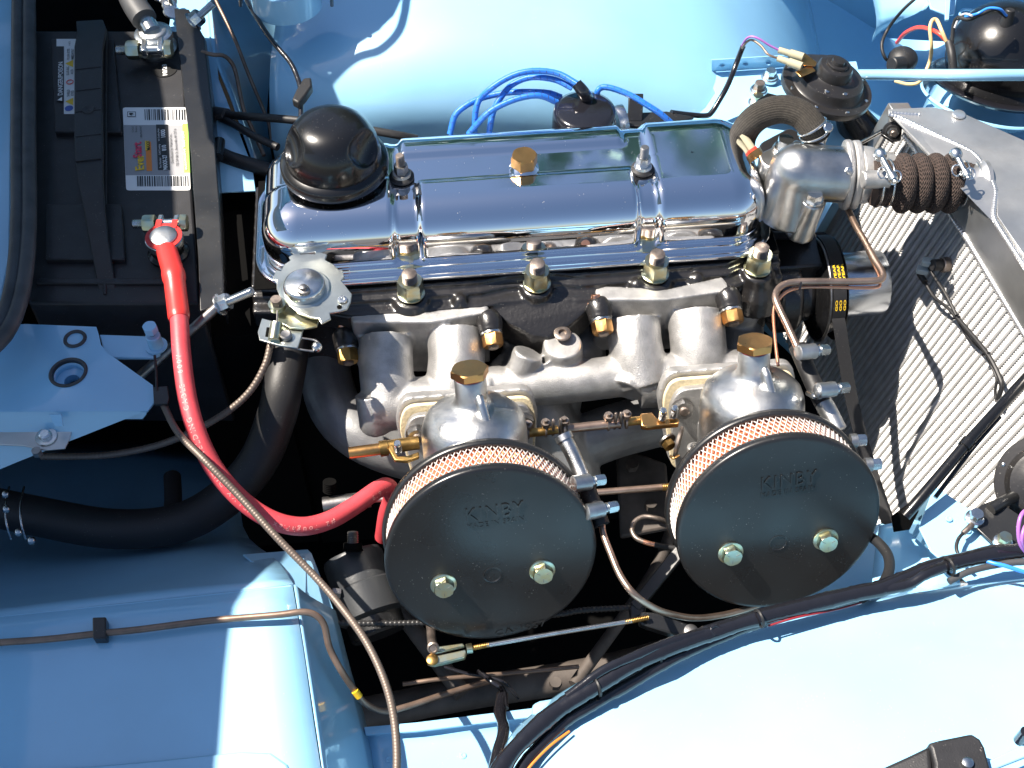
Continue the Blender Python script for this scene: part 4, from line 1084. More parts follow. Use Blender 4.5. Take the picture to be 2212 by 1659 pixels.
# conduit from the bonnet catch
cd1 = thing('speedo_conduit', 'long ribbed steel conduit running from the catch plate down to the bottom edge', 'conduit', P(600, 1150, -.02))
cable('conduit', CONDUIT, cd1, [(352, 872, .020), (385, 935, .024), (440, 992, .026), (520, 1075, .012), (600, 1163, .0), (680, 1245, -.012), (740, 1315, -.015), (793, 1390, -.010), (832, 1475, -.008), (852, 1560, -.005), (857, 1660, -.005), (845, 1760, -.005)], 17, n=12, rib=(.0028, .07))
cable('inner_wire', RUBBER, cd1, [(334, 768, .033), (337, 800, .030), (339, 840, .026), (345, 858, .022)], 6, n=8)
panel('conduit_clip', SATIN, cd1, [(330, 836, .026), (362, 833, .026), (366, 860, .026), (362, 872, .026), (332, 872, .026)], thick=.004, bevel=.0008)
# choke conduit from the round plate
cd2 = thing('choke_conduit', 'dark ribbed cable conduit curving left behind the red cable', 'conduit', P(400, 920, -.02))
cable('conduit', CONDUIT, cd2, [(585, 742, .030), (572, 790, .020), (540, 845, .005), (490, 890, -.010), (420, 930, -.025), (340, 962, -.04), (240, 982, -.05), (150, 986, -.055), (90, 986, -.06)], 16, n=12, rib=(.0036, .10))
# round notched plate (choke quadrant)
qd = thing('notched_choke_plate', 'round notched zinc plate with domed centre, near left corner of the rocker cover', 'choke quadrant', P(650, 640, .03))
def cz(x, y, z=.058): return (513.2 + .2613*x, 398.2 + .2613*y, z)
outl = [(420, 600), (500, 552), (522, 580), (580, 572), (640, 577), (652, 547), (740, 580), (722, 622), (790, 660), (838, 705), (862, 700), (884, 765), (858, 795), (900, 850), (945, 905), (935, 970), (905, 1030), (840, 1050), (760, 1062), (772, 1110), (690, 1152), (672, 1110), (600, 1100), (500, 1060), (420, 1000), (350, 930), (322, 860), (322, 795), (286, 788), (318, 705), (358, 715), (385, 660), (438, 625)]
panel('notched_plate', PZINC, qd, [cz(x, y) for x, y in outl], thick=.0022, bevel=.0006)
c = P(*cz(560, 862, .0585)); done(B().lathe(c, EZ, [(M(56, c), -.0005), (M(52, c), .0008), (M(50, c), .0008)], 48), 'seat_ring', PZINC, qd)
c = P(*cz(558, 870, .0585)); done(B().lathe(c, EZ, [(M(45, c), 0), (M(45, c), .007), (M(42, c), .0095), (M(38, c), .0105), (.0001, .0115)], 56), 'domed_cap', ZINC, qd)
c = P(*cz(548, 880, .071)); done(B().lathe(c, EZ, [(M(14, c), 0), (M(13, c), .0025), (M(8, c), .003), (M(7.5, c), .0060), (M(5, c), .0066)], 28), 'centre_pin', STEEL, qd)
c = P(*cz(868, 955, .0588)); done(B().lathe(c, EZ, [(M(11, c), 0), (M(10, c), .0012), (M(5, c), .0014), (M(4, c), -.001)], 24), 'rivet', ZINC, qd)
c = P(*cz(842, 1013, .0584)); done(B().lathe(c, EZ, [(M(5.5, c), 0), (M(5.5, c), .0003)], 20), 'hole', DARK, qd)
panel('lower_bracket', YZINC, qd, [cz(x, y, .050) for x, y in ((340, 1050), (420, 1010), (540, 1030), (640, 1040), (672, 1060), (675, 1120), (655, 1175), (560, 1195), (430, 1185), (330, 1130))], thick=.002, bevel=.0005)
panel('front_bracket', PZINC, qd, [cz(x, y, .046) for x, y in ((200, 1105), (330, 1140), (440, 1185), (545, 1190), (525, 1270), (495, 1352), (340, 1330), (180, 1285), (165, 1220))], thick=.0025, bevel=.0006)
panel('bracket_slot', DARK, qd, [cz(x, y, .0462) for x, y in ((240, 1180), (265, 1182), (262, 1265), (228, 1258))], thick=.0004)
c = P(*cz(325, 990, .060)); 
done(B().lathe(c, EZ, [(M(19, c), -.004), (M(19, c), .001)], 24), 'pivot_washer', YZINC, qd)
done(B().hexa(c + EZ*.001, EZ, M(13, c), .006), 'pivot_bolt', RUSTY, qd)
c = P(*cz(402, 1262, .0465)); done(B().lathe(c, EZ, [(M(13, c), 0), (M(13, c), .004), (M(10, c), .005), (M(7, c), .0048)], 28), 'clamp_screw', STEEL, qd)
c = P(*cz(320, 1190, .050)); done(B().tube([P(*cz(322, 1150, .052)), P(*cz(300, 1290, .048))], M(13, c), 18), 'conduit_ferrule', YZINC, qd)
cable('choke_wire', STEEL, qd, [cz(328, 1040, .062), cz(325, 1150, .056)], 3, n=8)
cable('spring_arm', STEEL, qd, [cz(520, 1270, .044), cz(640, 1290, .042), cz(690, 1330, .040)], 5, n=8)
cable('spring_arm', STEEL, qd, [cz(380, 1335, .044), cz(520, 1365, .042), cz(630, 1380, .040)], 5, n=8)
c = P(*cz(655, 1345, .040)); done(B().ball(c, M(12, c), 14), 'spring_end', ZINC, qd)
# hoses and pipes by the battery
def pipe(name, label_, cat_, mt, uvz, wpx, **k):
    t = thing(name, label_, cat_, P(*uvz[len(uvz)//2])); cable('pipe' if 'pipe' in name else 'run', mt, t, uvz, wpx, **k); return t
t = pipe('vacuum_hose', 'straight black hose from the battery side to behind the oil filler cap, upper one', 'hose', RUBBER, [(458, 246, .0), (500, 249, .01), (570, 254, .03), (640, 260, .035), (760, 275, .035), (850, 290, .03), (900, 300, .02)], 18)
cable('end_sleeve', SEALM, t, [(462, 244, .002), (490, 249, .008)], 30)
pipe('vacuum_hose', 'black hose slanting down from the same joint to the rocker cover, lower one', 'hose', RUBBER, [(466, 250, .0), (505, 268, .01), (545, 292, .02), (600, 318, .02)], 17)
t = pipe('brake_hose', 'thicker black tube between battery and the left end of the rocker cover', 'hose', RUBBER, [(468, 330, .0), (500, 344, .0), (560, 362, .0), (620, 380, -.01)], 34)
cable('clip', SATIN, t, [(474, 305, .01), (470, 340, .01)], 26)
pipe('brake_pipe', 'thin brown pipe bending down from the bar beside the battery', 'pipe', PIPEB, [(436, 112, .035), (460, 118, .035), (482, 120, .03), (499, 134, .02), (510, 160, .01), (526, 235, .0), (544, 276, -.01), (570, 336, -.02)], 9, n=10)
pipe('brake_pipe', 'thin brown pipe slanting across the shaded wing, nearer the wheel arch', 'pipe', PIPEB, [(450, -40, .0), (466, 0, -.005), (506, 82, -.02), (537, 161, -.04), (571, 242, -.06), (582, 272, -.07), (588, 310, -.08)], 8, n=10)
t = pipe('wing_loom', 'black taped loom hanging over the shaded wing to a clip', 'loom', TAPE, [(515, -40, .10), (533, 0, .10), (562, 50, .10), (591, 92, .095), (625, 132, .09), (642, 166, .085), (650, 200, .08), (650, 260, .07)], 11)
panel('loom_clip', RUBBER, t, [(655, 168, .085), (672, 166, .085), (674, 185, .085), (660, 205, .085), (645, 222, .085), (630, 214, .085), (640, 192, .085)], thick=.01, bevel=.002)
c = P(588, -30, .0)
wr = thing('wiper_motor_can', 'teal painted round can hanging at the top edge above the shaded wing', 'can', c)
done(B().lathe(P(612, -42, .13), EZ, [(M(64, c), -.02), (M(66, c), -.03), (M(66, c), 0)], 48), 'can', PAINT, wr)
for u in (498+20, 715): cable('mount_stud', STEEL, wr, [(u, -30, .13), (u+2, 12, .10)], 8)
# brown brake pipe on the shelf
bp_ = thing('shelf_brake_pipe', 'brown pipe clipped across the blue shelf and down its side', 'pipe', P(400, 1350, -.03))
cable('pipe', PIPEB, bp_, [(-400, 1420, -.022), (-40, 1391, -.022), (100, 1381, -.022), (210, 1369, -.022), (300, 1360, -.021), (450, 1341, -.021), (600, 1328, -.018), (650, 1322, -.018), (680, 1328, -.022), (700, 1350, -.03), (712, 1400, -.045), (738, 1450, -.06), (765, 1490, -.08), (790, 1520, -.10), (830, 1536, -.115), (880, 1526, -.12), (960, 1500, -.13), (1060, 1470, -.15)], 15, n=14)
panel('pipe_clip', SATIN, bp_, [(199, 1333, -.018), (229, 1332, -.018), (229, 1378, -.018), (200, 1379, -.018)], thick=.010, bevel=.0012)
cable('yellow_mark', YEL, bp_, [(766, 1492, -.079), (776, 1505, -.085)], 16.5, n=14)
# ================================================================== radiator
rad = thing('radiator', 'welded bare aluminium radiator with white-lit corrugated core, right of the engine', 'radiator', P(2050, 800, -.3))
def c4(x, y, z): return (1592.6 + .28*x, .28*y, z)
def c8(x, y, z): return (1592.6 + .28*x, 398.2 + .28*y, z)
ZT, ZC = .105, .050
# core: columns of fins between tubes
TA = P(1940, 268, ZC); TB = P(2215, 725, ZC)         # top line far -> near
dirw = (TB - TA).normalized()
TA2 = TA - dirw*.01; TB2 = TB + dirw*.115
dn = (P(2035, 1112, -.20) - TB2); dn = V((-.055, .02, -.32)).normalized()
Wd = (TB2 - TA2).length; Hd = .36
nrm = dirw.cross(dn).normalized()
if nrm.dot(CAM - TA) < 0: nrm = -nrm
pitch_ = .0088; ncol = int(Wd / pitch_)
# one fin column (zigzag ribbon) and one tube, shared by all
nz_ = 110
b = B()
for i in range(nz_):
    y0 = Hd * i / nz_; y1 = Hd * (i + .5) / nz_; y2 = Hd * (i + 1) / nz_
    o = TA2 + dirw*.0018
    for (ya, yb, za, zb) in ((y0, y1, -.003, 0), (y1, y2, 0, -.003)):
        a0 = o + dn*ya + nrm*za; a1 = a0 + dirw*(pitch_ - .0024); b0 = o + dn*yb + nrm*zb; b1 = b0 + dirw*(pitch_-.0024)
        vs = b.loop([a0, a1, b1, b0]); b.bm.faces.new(vs)
fc = done(b, 'fin_column', FIN, rad, smooth=False)
tb_ = done(B().box(TA2 + dn*(Hd/2) - nrm*.006, dirw*.0011, dn*(Hd/2), nrm*.0066), 'core_tube', FIN, rad, smooth=False)
for i in range(1, ncol):
    for o in (fc, tb_):
        c = o.copy(); SC.collection.objects.link(c); c.parent = rad; c.location = o.location + dirw*pitch_*i
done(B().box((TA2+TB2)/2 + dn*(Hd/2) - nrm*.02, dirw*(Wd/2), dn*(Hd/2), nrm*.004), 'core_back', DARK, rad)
for p0 in (TB2 + dirw*.006, TA2 - dirw*.006):
    done(B().box(p0 + dn*(Hd/2) - nrm*.006, dirw*.008, dn*(Hd/2+.01), nrm*.012), 'side_channel', BRUSH, rad, bevel=.001)
# tank: engine side face and top
side = [P(*c4(1215, 900, ZT)), P(*c4(1800, 1180, ZT)), P(*c4(1925, 1310, ZT)), P(*c4(1985, 1480, ZT)), P(*c8(1985, 285, ZT)), P(*c8(2240, 680, ZT)), P(2330, 780, ZT), P(2330, 905, ZC), TB, TA]
topf = [P(*c4(1165, 840, ZT)), P(*c4(1500, 825, ZT)), P(*c4(1730, 865, ZT)), P(*c4(1850, 920, ZT)), P(2330, 355, ZT), P(2400, 800, ZT), P(*c8(2260, 690, ZT)), P(*c8(1990, 285, ZT)), P(*c4(1990, 1480, ZT)), P(*c4(1930, 1310, ZT)), P(*c4(1800, 1175, ZT)), P(*c4(1215, 895, ZT)), P(*c4(1170, 880, ZT))]
b = B(); vs = b.loop([p for p in side]); b.bm.faces.new(vs)
bmesh.ops.triangulate(b.bm, faces=b.bm.faces)
done(b, 'tank_side', BRUSH, rad, smooth=False, thick=.002)
done(B().prism(topf, EZ*-.003), 'tank_top', BRUSH, rad, bevel=.0008)
panel('tank_patch', BRUSH, rad, [c4(2010, 1480, ZT+.0015), c4(2300, 1440, ZT+.0015), c8(2400, 700, ZT+.0015), c8(2220, 560, ZT+.0015), c8(2005, 240, ZT+.0015)], thick=.001)
def weld(uvz, wpx, name='weld_bead'):
    pts = resample(cat([P(*q) for q in uvz], 6), .0011); r = M(wpx, pts[0])/2
    f = lambda i, t: r*(1, .86, .72)[i % 3]*(1 + .10*noise.noise(V((i*.5, 1, 0))))
    done(B().tube(pts, f, 10), name, WELD, rad, sharp=80)
weld([c4(1170, 885, ZT), c4(1230, 900, ZT), c4(1290, 925, ZT), c4(1550, 1050, ZT), c4(1800, 1172, ZT), c4(1890, 1270, ZT), c4(1965, 1400, ZT), c4(1990, 1490, ZT), c8(1985, 150, ZT), c8(1985, 270, ZT), c8(2100, 460, ZT), c8(2260, 700, ZT)], 12)
weld([c4(1280, 1040, .060), c4(1390, 1180, .056), (2000, 385, .054)], 12)
weld([(2040, 445, .052), c8(1700, 320, .052), c8(1800, 470, .052), c8(1950, 720, .052), c8(2200, 1130, .052), (2260, 800, .052)], 14)
weld([c4(1190, 870, ZT), c4(1300, 880, ZT), c4(1400, 885, ZT)], 10)
done(B().prism([P(*c4(1185, 890, ZT)), P(*c4(1290, 930, ZT)), P(*c4(1275, 1040, .06)), P(*c4(1150, 1000, .06))], V((0, .004, -.002))), 'end_plate', BRUSH, rad)
c = P(*c4(1710, 885, ZT+.001)); done(B().lathe(c, EZ, [(M(14, c), 0), (M(13, c), .0015), (M(6, c), .0018)], 20), 'weld_boss', WELD, rad)
# hose neck on the tank
NX = V((1, .02, -.02)).normalized()
nc_ = P(2112, 400, .088)
done(B().lathe(nc_ + NX*.004, -NX, [(M(54, nc_), -.002), (M(54, nc_), .002), (M(50, nc_), .004), (M(46, nc_), .007), (M(46, nc_), .02)], 40), 'neck', BRUSH, rad)
# stay
st = thing('radiator_stay_rod', 'thin black stay rod bolted to the far corner of the radiator', 'stay rod', P(1930, 290, .07))
cable('rod', BLACK, st, [c4(940, 1110, .05), c4(1120, 1010, .085)], 9, n=10)
c = P(*c4(1195, 1010, .088)); ax = V((-.1, -.9, .35)).normalized()
done(B().lathe(c, ax, [(M(20, c), -.002), (M(20, c), .001), (M(16, c), .0015), (M(15, c), .004)], 24), 'rubber_bush', RUBBER, st)
nut(st, c + ax*.004, ax, M(12, c), .004, STEEL, 'stay_nut', stud=.003, sr=M(7, c), sm=RUSTY)
panel('stay_plate', BLACK, st, [c4(1140, 960, .087), c4(1240, 930, .087), c4(1275, 960, .087), c4(1265, 1070, .087), c4(1200, 1090, .087), c4(1110, 1030, .087)], thick=.003, bevel=.0005)
# drain or sensor on the core with twin leads
sn = thing('radiator_fan_sensor', 'two grey blade connectors on a brass sensor in the radiator core', 'sensor', P(2020, 590, .0))
def on_core(u, v, off=0):
    d_ = P(u, v, 0) - CAM; return CAM + d_ * ((TA2 + nrm*off - CAM).dot(nrm) / d_.dot(nrm))
s0 = on_core(*c8(1600, 620, 0)[:2], .004)
done(B().cyl(s0 - nrm*.004, s0 + nrm*.004, M(17, s0)), 'brass_body', RUSTY, sn)
done(B().cyl(s0 + nrm*.004, s0 + nrm*.014, M(13, s0)), 'sensor_cap', RUBBER, sn)
GREYC = mat('grey_connector', (.30, .36, .38), .35)
ends = []
for (x, y) in ((1470, 600), (1430, 660)):
    a_ = on_core(*c8(x, y, 0)[:2], .018)
    done(B().box(a_, EX*M(12, a_) + EY*M(-4, a_), EY*M(8, a_) + EX*M(4, a_), EZ*M(7, a_)), 'blade_connector', GREYC, sn, bevel=.001)
def ccable(t, pts, wpx, mt, off=.006, name='lead', **k):
    q = cat([on_core(*c8(x, y, 0)[:2], off) for x, y in pts], 8)
    return done(B().tube(q, M(wpx, q[0])/2, 10), name, mt, t, **k)
ccable(sn, [(1480, 640), (1530, 730), (1610, 850), (1690, 1010)], 7, RUBBER, .014)
ccable(sn, [(1410, 690), (1450, 760), (1520, 870), (1620, 950), (1690, 1030)], 7, RUBBER, .012)
ccable(sn, [(1405, 690), (1450, 755)], 13, RUBBER, .013, 'boot')
ccable(sn, [(1690, 1020), (1740, 1080), (1860, 1220), (1950, 1340), (2020, 1480), (2040, 1560), (2010, 1660)], 10, RUBBER, .012)
ccable(sn, [(1690, 1030), (1790, 1190), (1900, 1290), (1960, 1400), (2000, 1500), (1990, 1600), (2000, 1680)], 6, RUBBER, .006)
for x, y in ((1690, 1030), (1920, 1310)):
    ccable(sn, [(x-25, y+6), (x+25, y-6)], 7, TAPE, .012, 'tie')
# black rod across the core
br = thing('black_support_rod', 'long black rod crossing in front of the radiator core to the bracket', 'rod', P(2100, 1000, .0))
cable('rod', BLACK, br, [(2260, 770, .05), (2212, 822, .045), (2100, 945, .03), (2085, 962, .028), (1990, 1075, .01), (1955, 1115, .0)], 24, n=16, k=2)
cable('thin_rod', BLACK, br, [(2160, 900, .03), (2100, 970, .018), (2020, 1075, .0)], 10, n=10)
cable('collar', BLACK, br, [(2094, 952, .030), (2082, 966, .028)], 30, n=18)
panel('lower_bracket', DARK, br, [(1925, 1120, -.03), (1965, 1090, -.02), (1985, 1105, -.02), (1965, 1145, -.04), (1930, 1150, -.05)], thick=.004)
# ================================================================== thermostat housing
th_ = thing('thermostat_housing', 'cast aluminium thermostat elbow between the rocker cover and the top hose', 'thermostat housing', P(1760, 420, .0))
CASTS = mat('smooth_casting', (.52, .52, .51), .33, 1, bump=.2, bscale=300, var=.12, vscale=40, rvar=.07)
hx = V((1, .03, -.02)).normalized()
ec = P(1722, 372, .082); rE = M(62, ec)
fl_c = P(1828, 378, .080)
b = B()
b.ball(ec, rE, 28); b.tube([ec, ec.lerp(fl_c, .5), fl_c], rE*.98, 32)
b.tube([ec + V((-.002, .0, .0)), ec + V((-.002, -.006, -.03)), ec + V((-.004, -.008, -.050))], (lambda i, t: rE*(.95 + .14*t)), 36)
b.cyl(P(1757, 300, .10) - EZ*.02, P(1757, 300, .10) + EZ*.004 + V((.004, .004, .004)), rE*.40)
done(b, 'elbow', CASTS, th_, cast=.0016)
b = B()
for uv in ((1757, 432), (1695, 318)):
    c = P(uv[0], uv[1], .070 if uv[1] > 400 else .085)
    b.lathe(c - EZ*.046 - EX*(.006 if uv[1] > 400 else 0), EZ + EX*(.13 if uv[1] > 400 else 0), [(M(34, c), 0), (M(29, c), .02), (M(26, c), .046)], 28)
bz_ = .012
b.prism([P(u, v, bz_) for u, v in ((1668, 345), (1715, 318), (1762, 330), (1770, 420), (1758, 470), (1738, 505), (1722, 480), (1698, 462), (1676, 440), (1662, 400))], EZ*.012)
done(b, 'housing_base', CASTS, th_, cast=.0015)
done(B().prism(rpoly([P(u, v, -.004) for u, v in ((1636, 330), (1700, 296), (1775, 330), (1785, 440), (1752, 520), (1650, 520), (1638, 450))], .006), EZ*.014), 'black_block', BLKCAST, th_, bevel=.002)
for uv, z in (((1757, 432), .0705), ((1695, 316), .0855)):
    c = P(*uv, z); done(B().lathe(c, EZ, [(M(22, c), 0), (M(21, c), .0015)], 24), 'washer', ZINC, th_)
    done(B().hexa(c + EZ*.0015, EZ, M(18, c), .008, rot=.4), 'bolt_head', ZINC, th_)
done(B().prism(rpoly([P(*c4(x, y, .082)) for x, y in ((165, 1185), (300, 1120), (430, 1120), (420, 1190), (330, 1215), (255, 1300), (190, 1260))], .004), EZ*-.035), 'sensor_boss_plate', CASTS, th_, bevel=.0015)
# flange pair
b = B()
def fl_ring(c, k, ax, r1, r2, th):
    y, z = perp(ax); pl = []
    for i in range(40):
        a = 2*math.pi*i/40
        rr = r1 * (1 + .26*abs(math.cos(a - .9))**6)
        pl.append(c + (V((0, 1, 0))*math.cos(a) + EZ*math.sin(a))*rr)
    return b.prism(pl, ax*th)
fl_ring(fl_c - hx*.004, 0, hx, rE*.97, 0, .007)
fl_ring(fl_c + hx*.0038, 0, hx, rE*.95, 0, .008)
done(b, 'outlet_flange', CAST, th_, bevel=.002)
b = B(); oc = fl_c + hx*.0105
b.lathe(oc, hx, [(rE*1.0, 0), (rE*1.0, .006), (rE*.97, .012), (rE*.90, .018), (rE*.80, .022), (rE*.78, .034)], 48)
done(b, 'outlet', CAST, th_, bevel=.001)
b = B(); s1 = P(1862, 388, .105); b.cyl(s1, s1 + hx*.026 , M(20, s1)); done(b, 'outlet_boss', CAST, th_, bevel=.001)
c = P(1864, 419, .10); done(B().hexa(P(*c4(855, 1320, .10)), V((.3, -.6, .6)), M(9, c), .003), 'flange_screw', ZINC, th_)
done(B().hexa(s1 + hx*.026, hx, M(17, s1), .005), 'boss_nut', ZINC, th_)
# ---- hoses on it
bh = thing('braided_bypass_hose', 'grey brown braided hose arching from the thermostat housing behind the rocker cover', 'hose', P(1680, 270, .05))
pts = resample(cat([P(*q) for q in [(1764, 296, .100), (1752, 270, .112), (1728, 246, .118), (1692, 236, .118), (1655, 243, .112), (1625, 262, .10), (1606, 290, .08), (1600, 320, .06)]], 8), .0007)
r = M(60, pts[0])/2
b = B(); x, y = perp(pts[1]-pts[0]); rings = []; N_ = len(pts)
for i, p in enumerate(pts):
    t = (pts[min(i+1, N_-1)] - pts[max(i-1, 0)]).normalized(); x = (x - t*x.dot(t)).normalized(); y = t.cross(x)
    rings.append([p + (x*math.cos(2*math.pi*k/72) + y*math.sin(2*math.pi*k/72)) * r*(1 + .022*((i//1 + k//1) % 2) - .012*(i % 2)) for k in range(72)])
tube_uv(done(b.skin(rings), 'hose', BRAID, bh, sharp=80), 72)
for k in (8, 18):
    p = pts[k]; t = (pts[k+1]-pts[k-1]).normalized(); x, y = perp(t)
    done(B().tube([p + (x*math.cos(a) + y*math.sin(a))*r*1.06 for a in [i*math.pi/16 for i in range(33)]], M(5.5, p)/2, 8, caps=False), 'wire_clamp', ZINC, bh)
c = P(1786, 276, .115); done(B().lathe(c, V((.2, -.5, .8)), [(M(12, c), 0), (M(12, c), .003), (M(9, c), .004)], 20), 'clamp_screw', ZINC, bh)
cable('clamp_rod', ZINC, bh, [(1762, 264, .12), (1782, 270, .115), (1794, 285, .11)], 6, n=8)
tp_ = thing('top_radiator_hose', 'fat top radiator hose in a brown knitted cover with four bulging folds', 'hose', P(1990, 400, .03))
h0 = P(1885, 396, .090); h1 = P(2118, 396, .088); ax = (h1-h0); HL = ax.length; ax.normalize()
x, y = perp(ax); rings = []
def hr(s):
    if s < .20: return .86
    if s > .79: return .80 + .03*math.sin((s-.79)*30)
    q = (s-.20)/.59*4.0
    env = min(1, (s-.2)/.04, (.79-s)/.04)
    return .86 + .30*env*abs(math.sin(math.pi*(q)))**.55 if env > 0 else .86
R0 = M(62, h0)*.90; n_ = 220
for i in range(n_+1):
    s = i/n_; c = h0.lerp(h1, s)
    rings.append([c + (x*math.cos(2*math.pi*k/120)+y*math.sin(2*math.pi*k/120)) * R0*hr(s)*(1 + .012*math.cos(math.pi*k) * (1 if i % 3 else .2) + .006*noise.noise(V((i*.3, k*.3, 0)))) for k in range(120)])
tube_uv(done(B().skin(rings), 'knitted_cover', KNIT, tp_, sharp=80), 120)
for s in (.04, .135, .83, .93):
    c = h0.lerp(h1, s); rr = R0*hr(s)*1.05
    done(B().tube([c + (x*math.cos(a) + y*math.sin(a))*rr for a in [i*math.pi/20 for i in range(41)]], M(5, c)/2, 8, caps=False), 'wire_clamp', ZINC, tp_)
for (ua, va, ub, vb) in ((1901, 334, 1934, 394), (2064, 333, 2092, 386)):
    a_ = P(ua, va, .135); b2 = P(ub, vb, .128); d_ = (b2-a_).normalized()
    done(B().lathe(a_, -d_ , [(M(12, a_), -.004), (M(14, a_), -.002), (M(14, a_), .002), (M(10, a_), .0045), (M(6, a_), .005)], 20), 'clamp_bolt_head', ZINC, tp_)
    done(B().cyl(a_, b2, M(6.5, a_)), 'clamp_bolt', ZINC, tp_)
    done(B().cyl(a_.lerp(b2, .70), a_.lerp(b2, .92), M(11, a_)), 'clamp_barrel', ZINC, tp_)
    for sgn in (-1, 1):
        e = a_.lerp(b2, .66 + .12*sgn*.5) + V((sgn*M(13, a_), 0, -.002))
        done(B().tube([e + (V((1, 0, 0))*math.cos(q)*M(10, e) + UP*math.sin(q)*M(12, e)) for q in [i*math.pi/8 for i in range(17)]], M(4, e)/2, 8, caps=False), 'wire_loop', ZINC, tp_)
# sensor with yellow sleeve
ts = thing('temperature_sender', 'brass hexagon sender with yellowed clear sleeve at the far right corner of the rocker cover', 'sender', P(1635, 330, .06))
a_, b2 = P(1604, 290, .09), P(1628, 326, .08)
done(B().cyl(a_, b2, M(16, a_)/2), 'clear_sleeve', CLEAR, ts)
done(B().cyl(b2 - (b2-a_).normalized()*.003, b2, M(20, a_)/2), 'red_collar', REDW, ts)
done(B().hexa(b2, (b2-a_), M(16, a_), .008), 'hex_body', BRASS, ts)
# ================================================================== water pump, pulley, belt, fan hub
wp = thing('water_pump', 'black water pump body in front of the cylinder head', 'water pump', P(1740, 640, -.15))
pc = P(1722, 628, -.055)
b = B(); b.cyl(pc - EX*.035, pc + EX*.012, M(66, pc)); b.cyl(pc - EX*.03, pc - EX*.004, M(88, pc)); b.box(pc + V((-.01, .02, .035)), EX*.028, EY*.03, EZ*.012)
done(b, 'pump_body', BLKCAST, wp, bevel=.003)
for a in range(4):
    q = pc + EX*.013 + EY*math.cos(a*1.57+.8)*M(40, pc) + EZ*math.sin(a*1.57+.8)*M(40, pc)
    done(B().hexa(q, EX, M(14, pc), .006), 'pulley_bolt', ZINC, wp)
pu = thing('fan_pulley', 'black belt pulley with a worn silver rim edge beside the water pump', 'pulley', P(1760, 700, -.1))
rP = M(112, pc)
done(B().lathe(pc + EX*.010, EX, [(rP*.3, .0), (rP*.72, .001), (rP*.8, .004), (rP*.985, .008), (rP, .009), (rP, .0105), (rP*.86, .014), (rP*.86, .020), (rP, .026), (rP, .027), (rP*.9, .028), (rP*.3, .028)], 80, x=EY), 'pulley_disc', BLACK, pu, sharp=40)
done(B().tube([pc + EX*.0235 + (EY*math.cos(a) + EZ*math.sin(a))*rP*.99 - EX*.0045 for a in [i*math.pi/40 for i in range(81)]], .0016, 8, caps=False), 'silver_rim', STEEL, pu)
hub = thing('fan_hub_extension', 'polished steel cylinder sticking out beyond the belt toward the radiator', 'hub', P(1860, 620, -.1))
f0 = pc + EX*.048; f1 = P(1896, 616, -.04)
f1 = f0 + EX*((f1-f0).dot(EX)); 
fh = P(1850, 614, -.045); f0 = fh - EX*.026; f1 = fh + EX*.026
done(B().lathe(f0, EX, [(M(70, fh), 0), (M(71, fh), .002), (M(71, fh), .047), (M(69, fh), .051), (M(60, fh), .052)], 64), 'cylinder', mat('turned_steel', (.60, .63, .67), .22, 1, bump=.03, bscale=900), hub, sharp=30)
belt = thing('fan_belt', 'black rubber fan belt with yellow lettering round the pulley', 'belt', P(1830, 800, -.1))
bpts = []
bc = pc + EX*.027
bw = .0068
rb = rP*1.0
for i in range(25):
    a = math.radians(150 - i*150/24)    # from far side over the top to the near side
    bpts.append(bc + EY*(math.cos(a)*rb) + EZ*(math.sin(a)*rb))
bpts = [bc + EY*(-math.cos(math.radians(10+ i*160/30))*rb)*-1 + EZ*(math.sin(math.radians(10+i*160/30))*rb) for i in range(31)]
end = P(1918, 1130, -.16)
lastp = bpts[-1]
rest = [PY(1812, 700, bpts[-1].y-.004), P(1838, 860, -.10), P(1875, 1000, -.14), end]
pth = resample(cat([*bpts[::3], *rest], 5), .006)
rings = []
for i, p in enumerate(pth):
    t = (pth[min(i+1, len(pth)-1)] - pth[max(0, i-1)]).normalized(); n = EX.cross(t).normalized()
    if n.dot(CAM-p) < 0: n = -n
    rings.append([p - EX*bw + n*.002, p + EX*bw + n*.002, p + EX*bw*.7 - n*.005, p - EX*bw*.7 - n*.005])
done(B().skin(rings), 'belt', RUBBER, belt, sharp=30)
# lettering on the belt, three columns reading upward
for k in range(3):
    best = None
    xo = -bw*.62 + k*bw*.62
    for s_, (va, vb) in (('GO', (664, 640)), ('YEAR', (612, 572)), ('V-BELT', (555, 520))):
        seg_ = [p for p in pth]
        def atv(v):
            return min(pth, key=lambda p: abs((829.5 - F*((p-CAM).dot(UP))/((p-CAM).dot(FWD))) - v) + (100 if p.z < -.2 else 0))
        pa_, pb_ = atv(va), atv(vb)
        d_ = (pb_ - pa_)
        if d_.length < 1e-4: continue
        n = EX.cross(d_).normalized()
        if n.dot(CAM-pa_) < 0: n = -n
        y_ = n.cross(d_).normalized()
        text(s_, 'yellow_lettering', YEL if s_ != 'V-BELT' else mat('faded_print', (.25, .20, .08), .5), belt, pa_ + EX*xo + EX*.0016*(1 if y_.dot(EX) < 0 else -0) + n*.0030, d_, y_, width=d_.length*.95, size=.0034, ext=0, bold=.03)
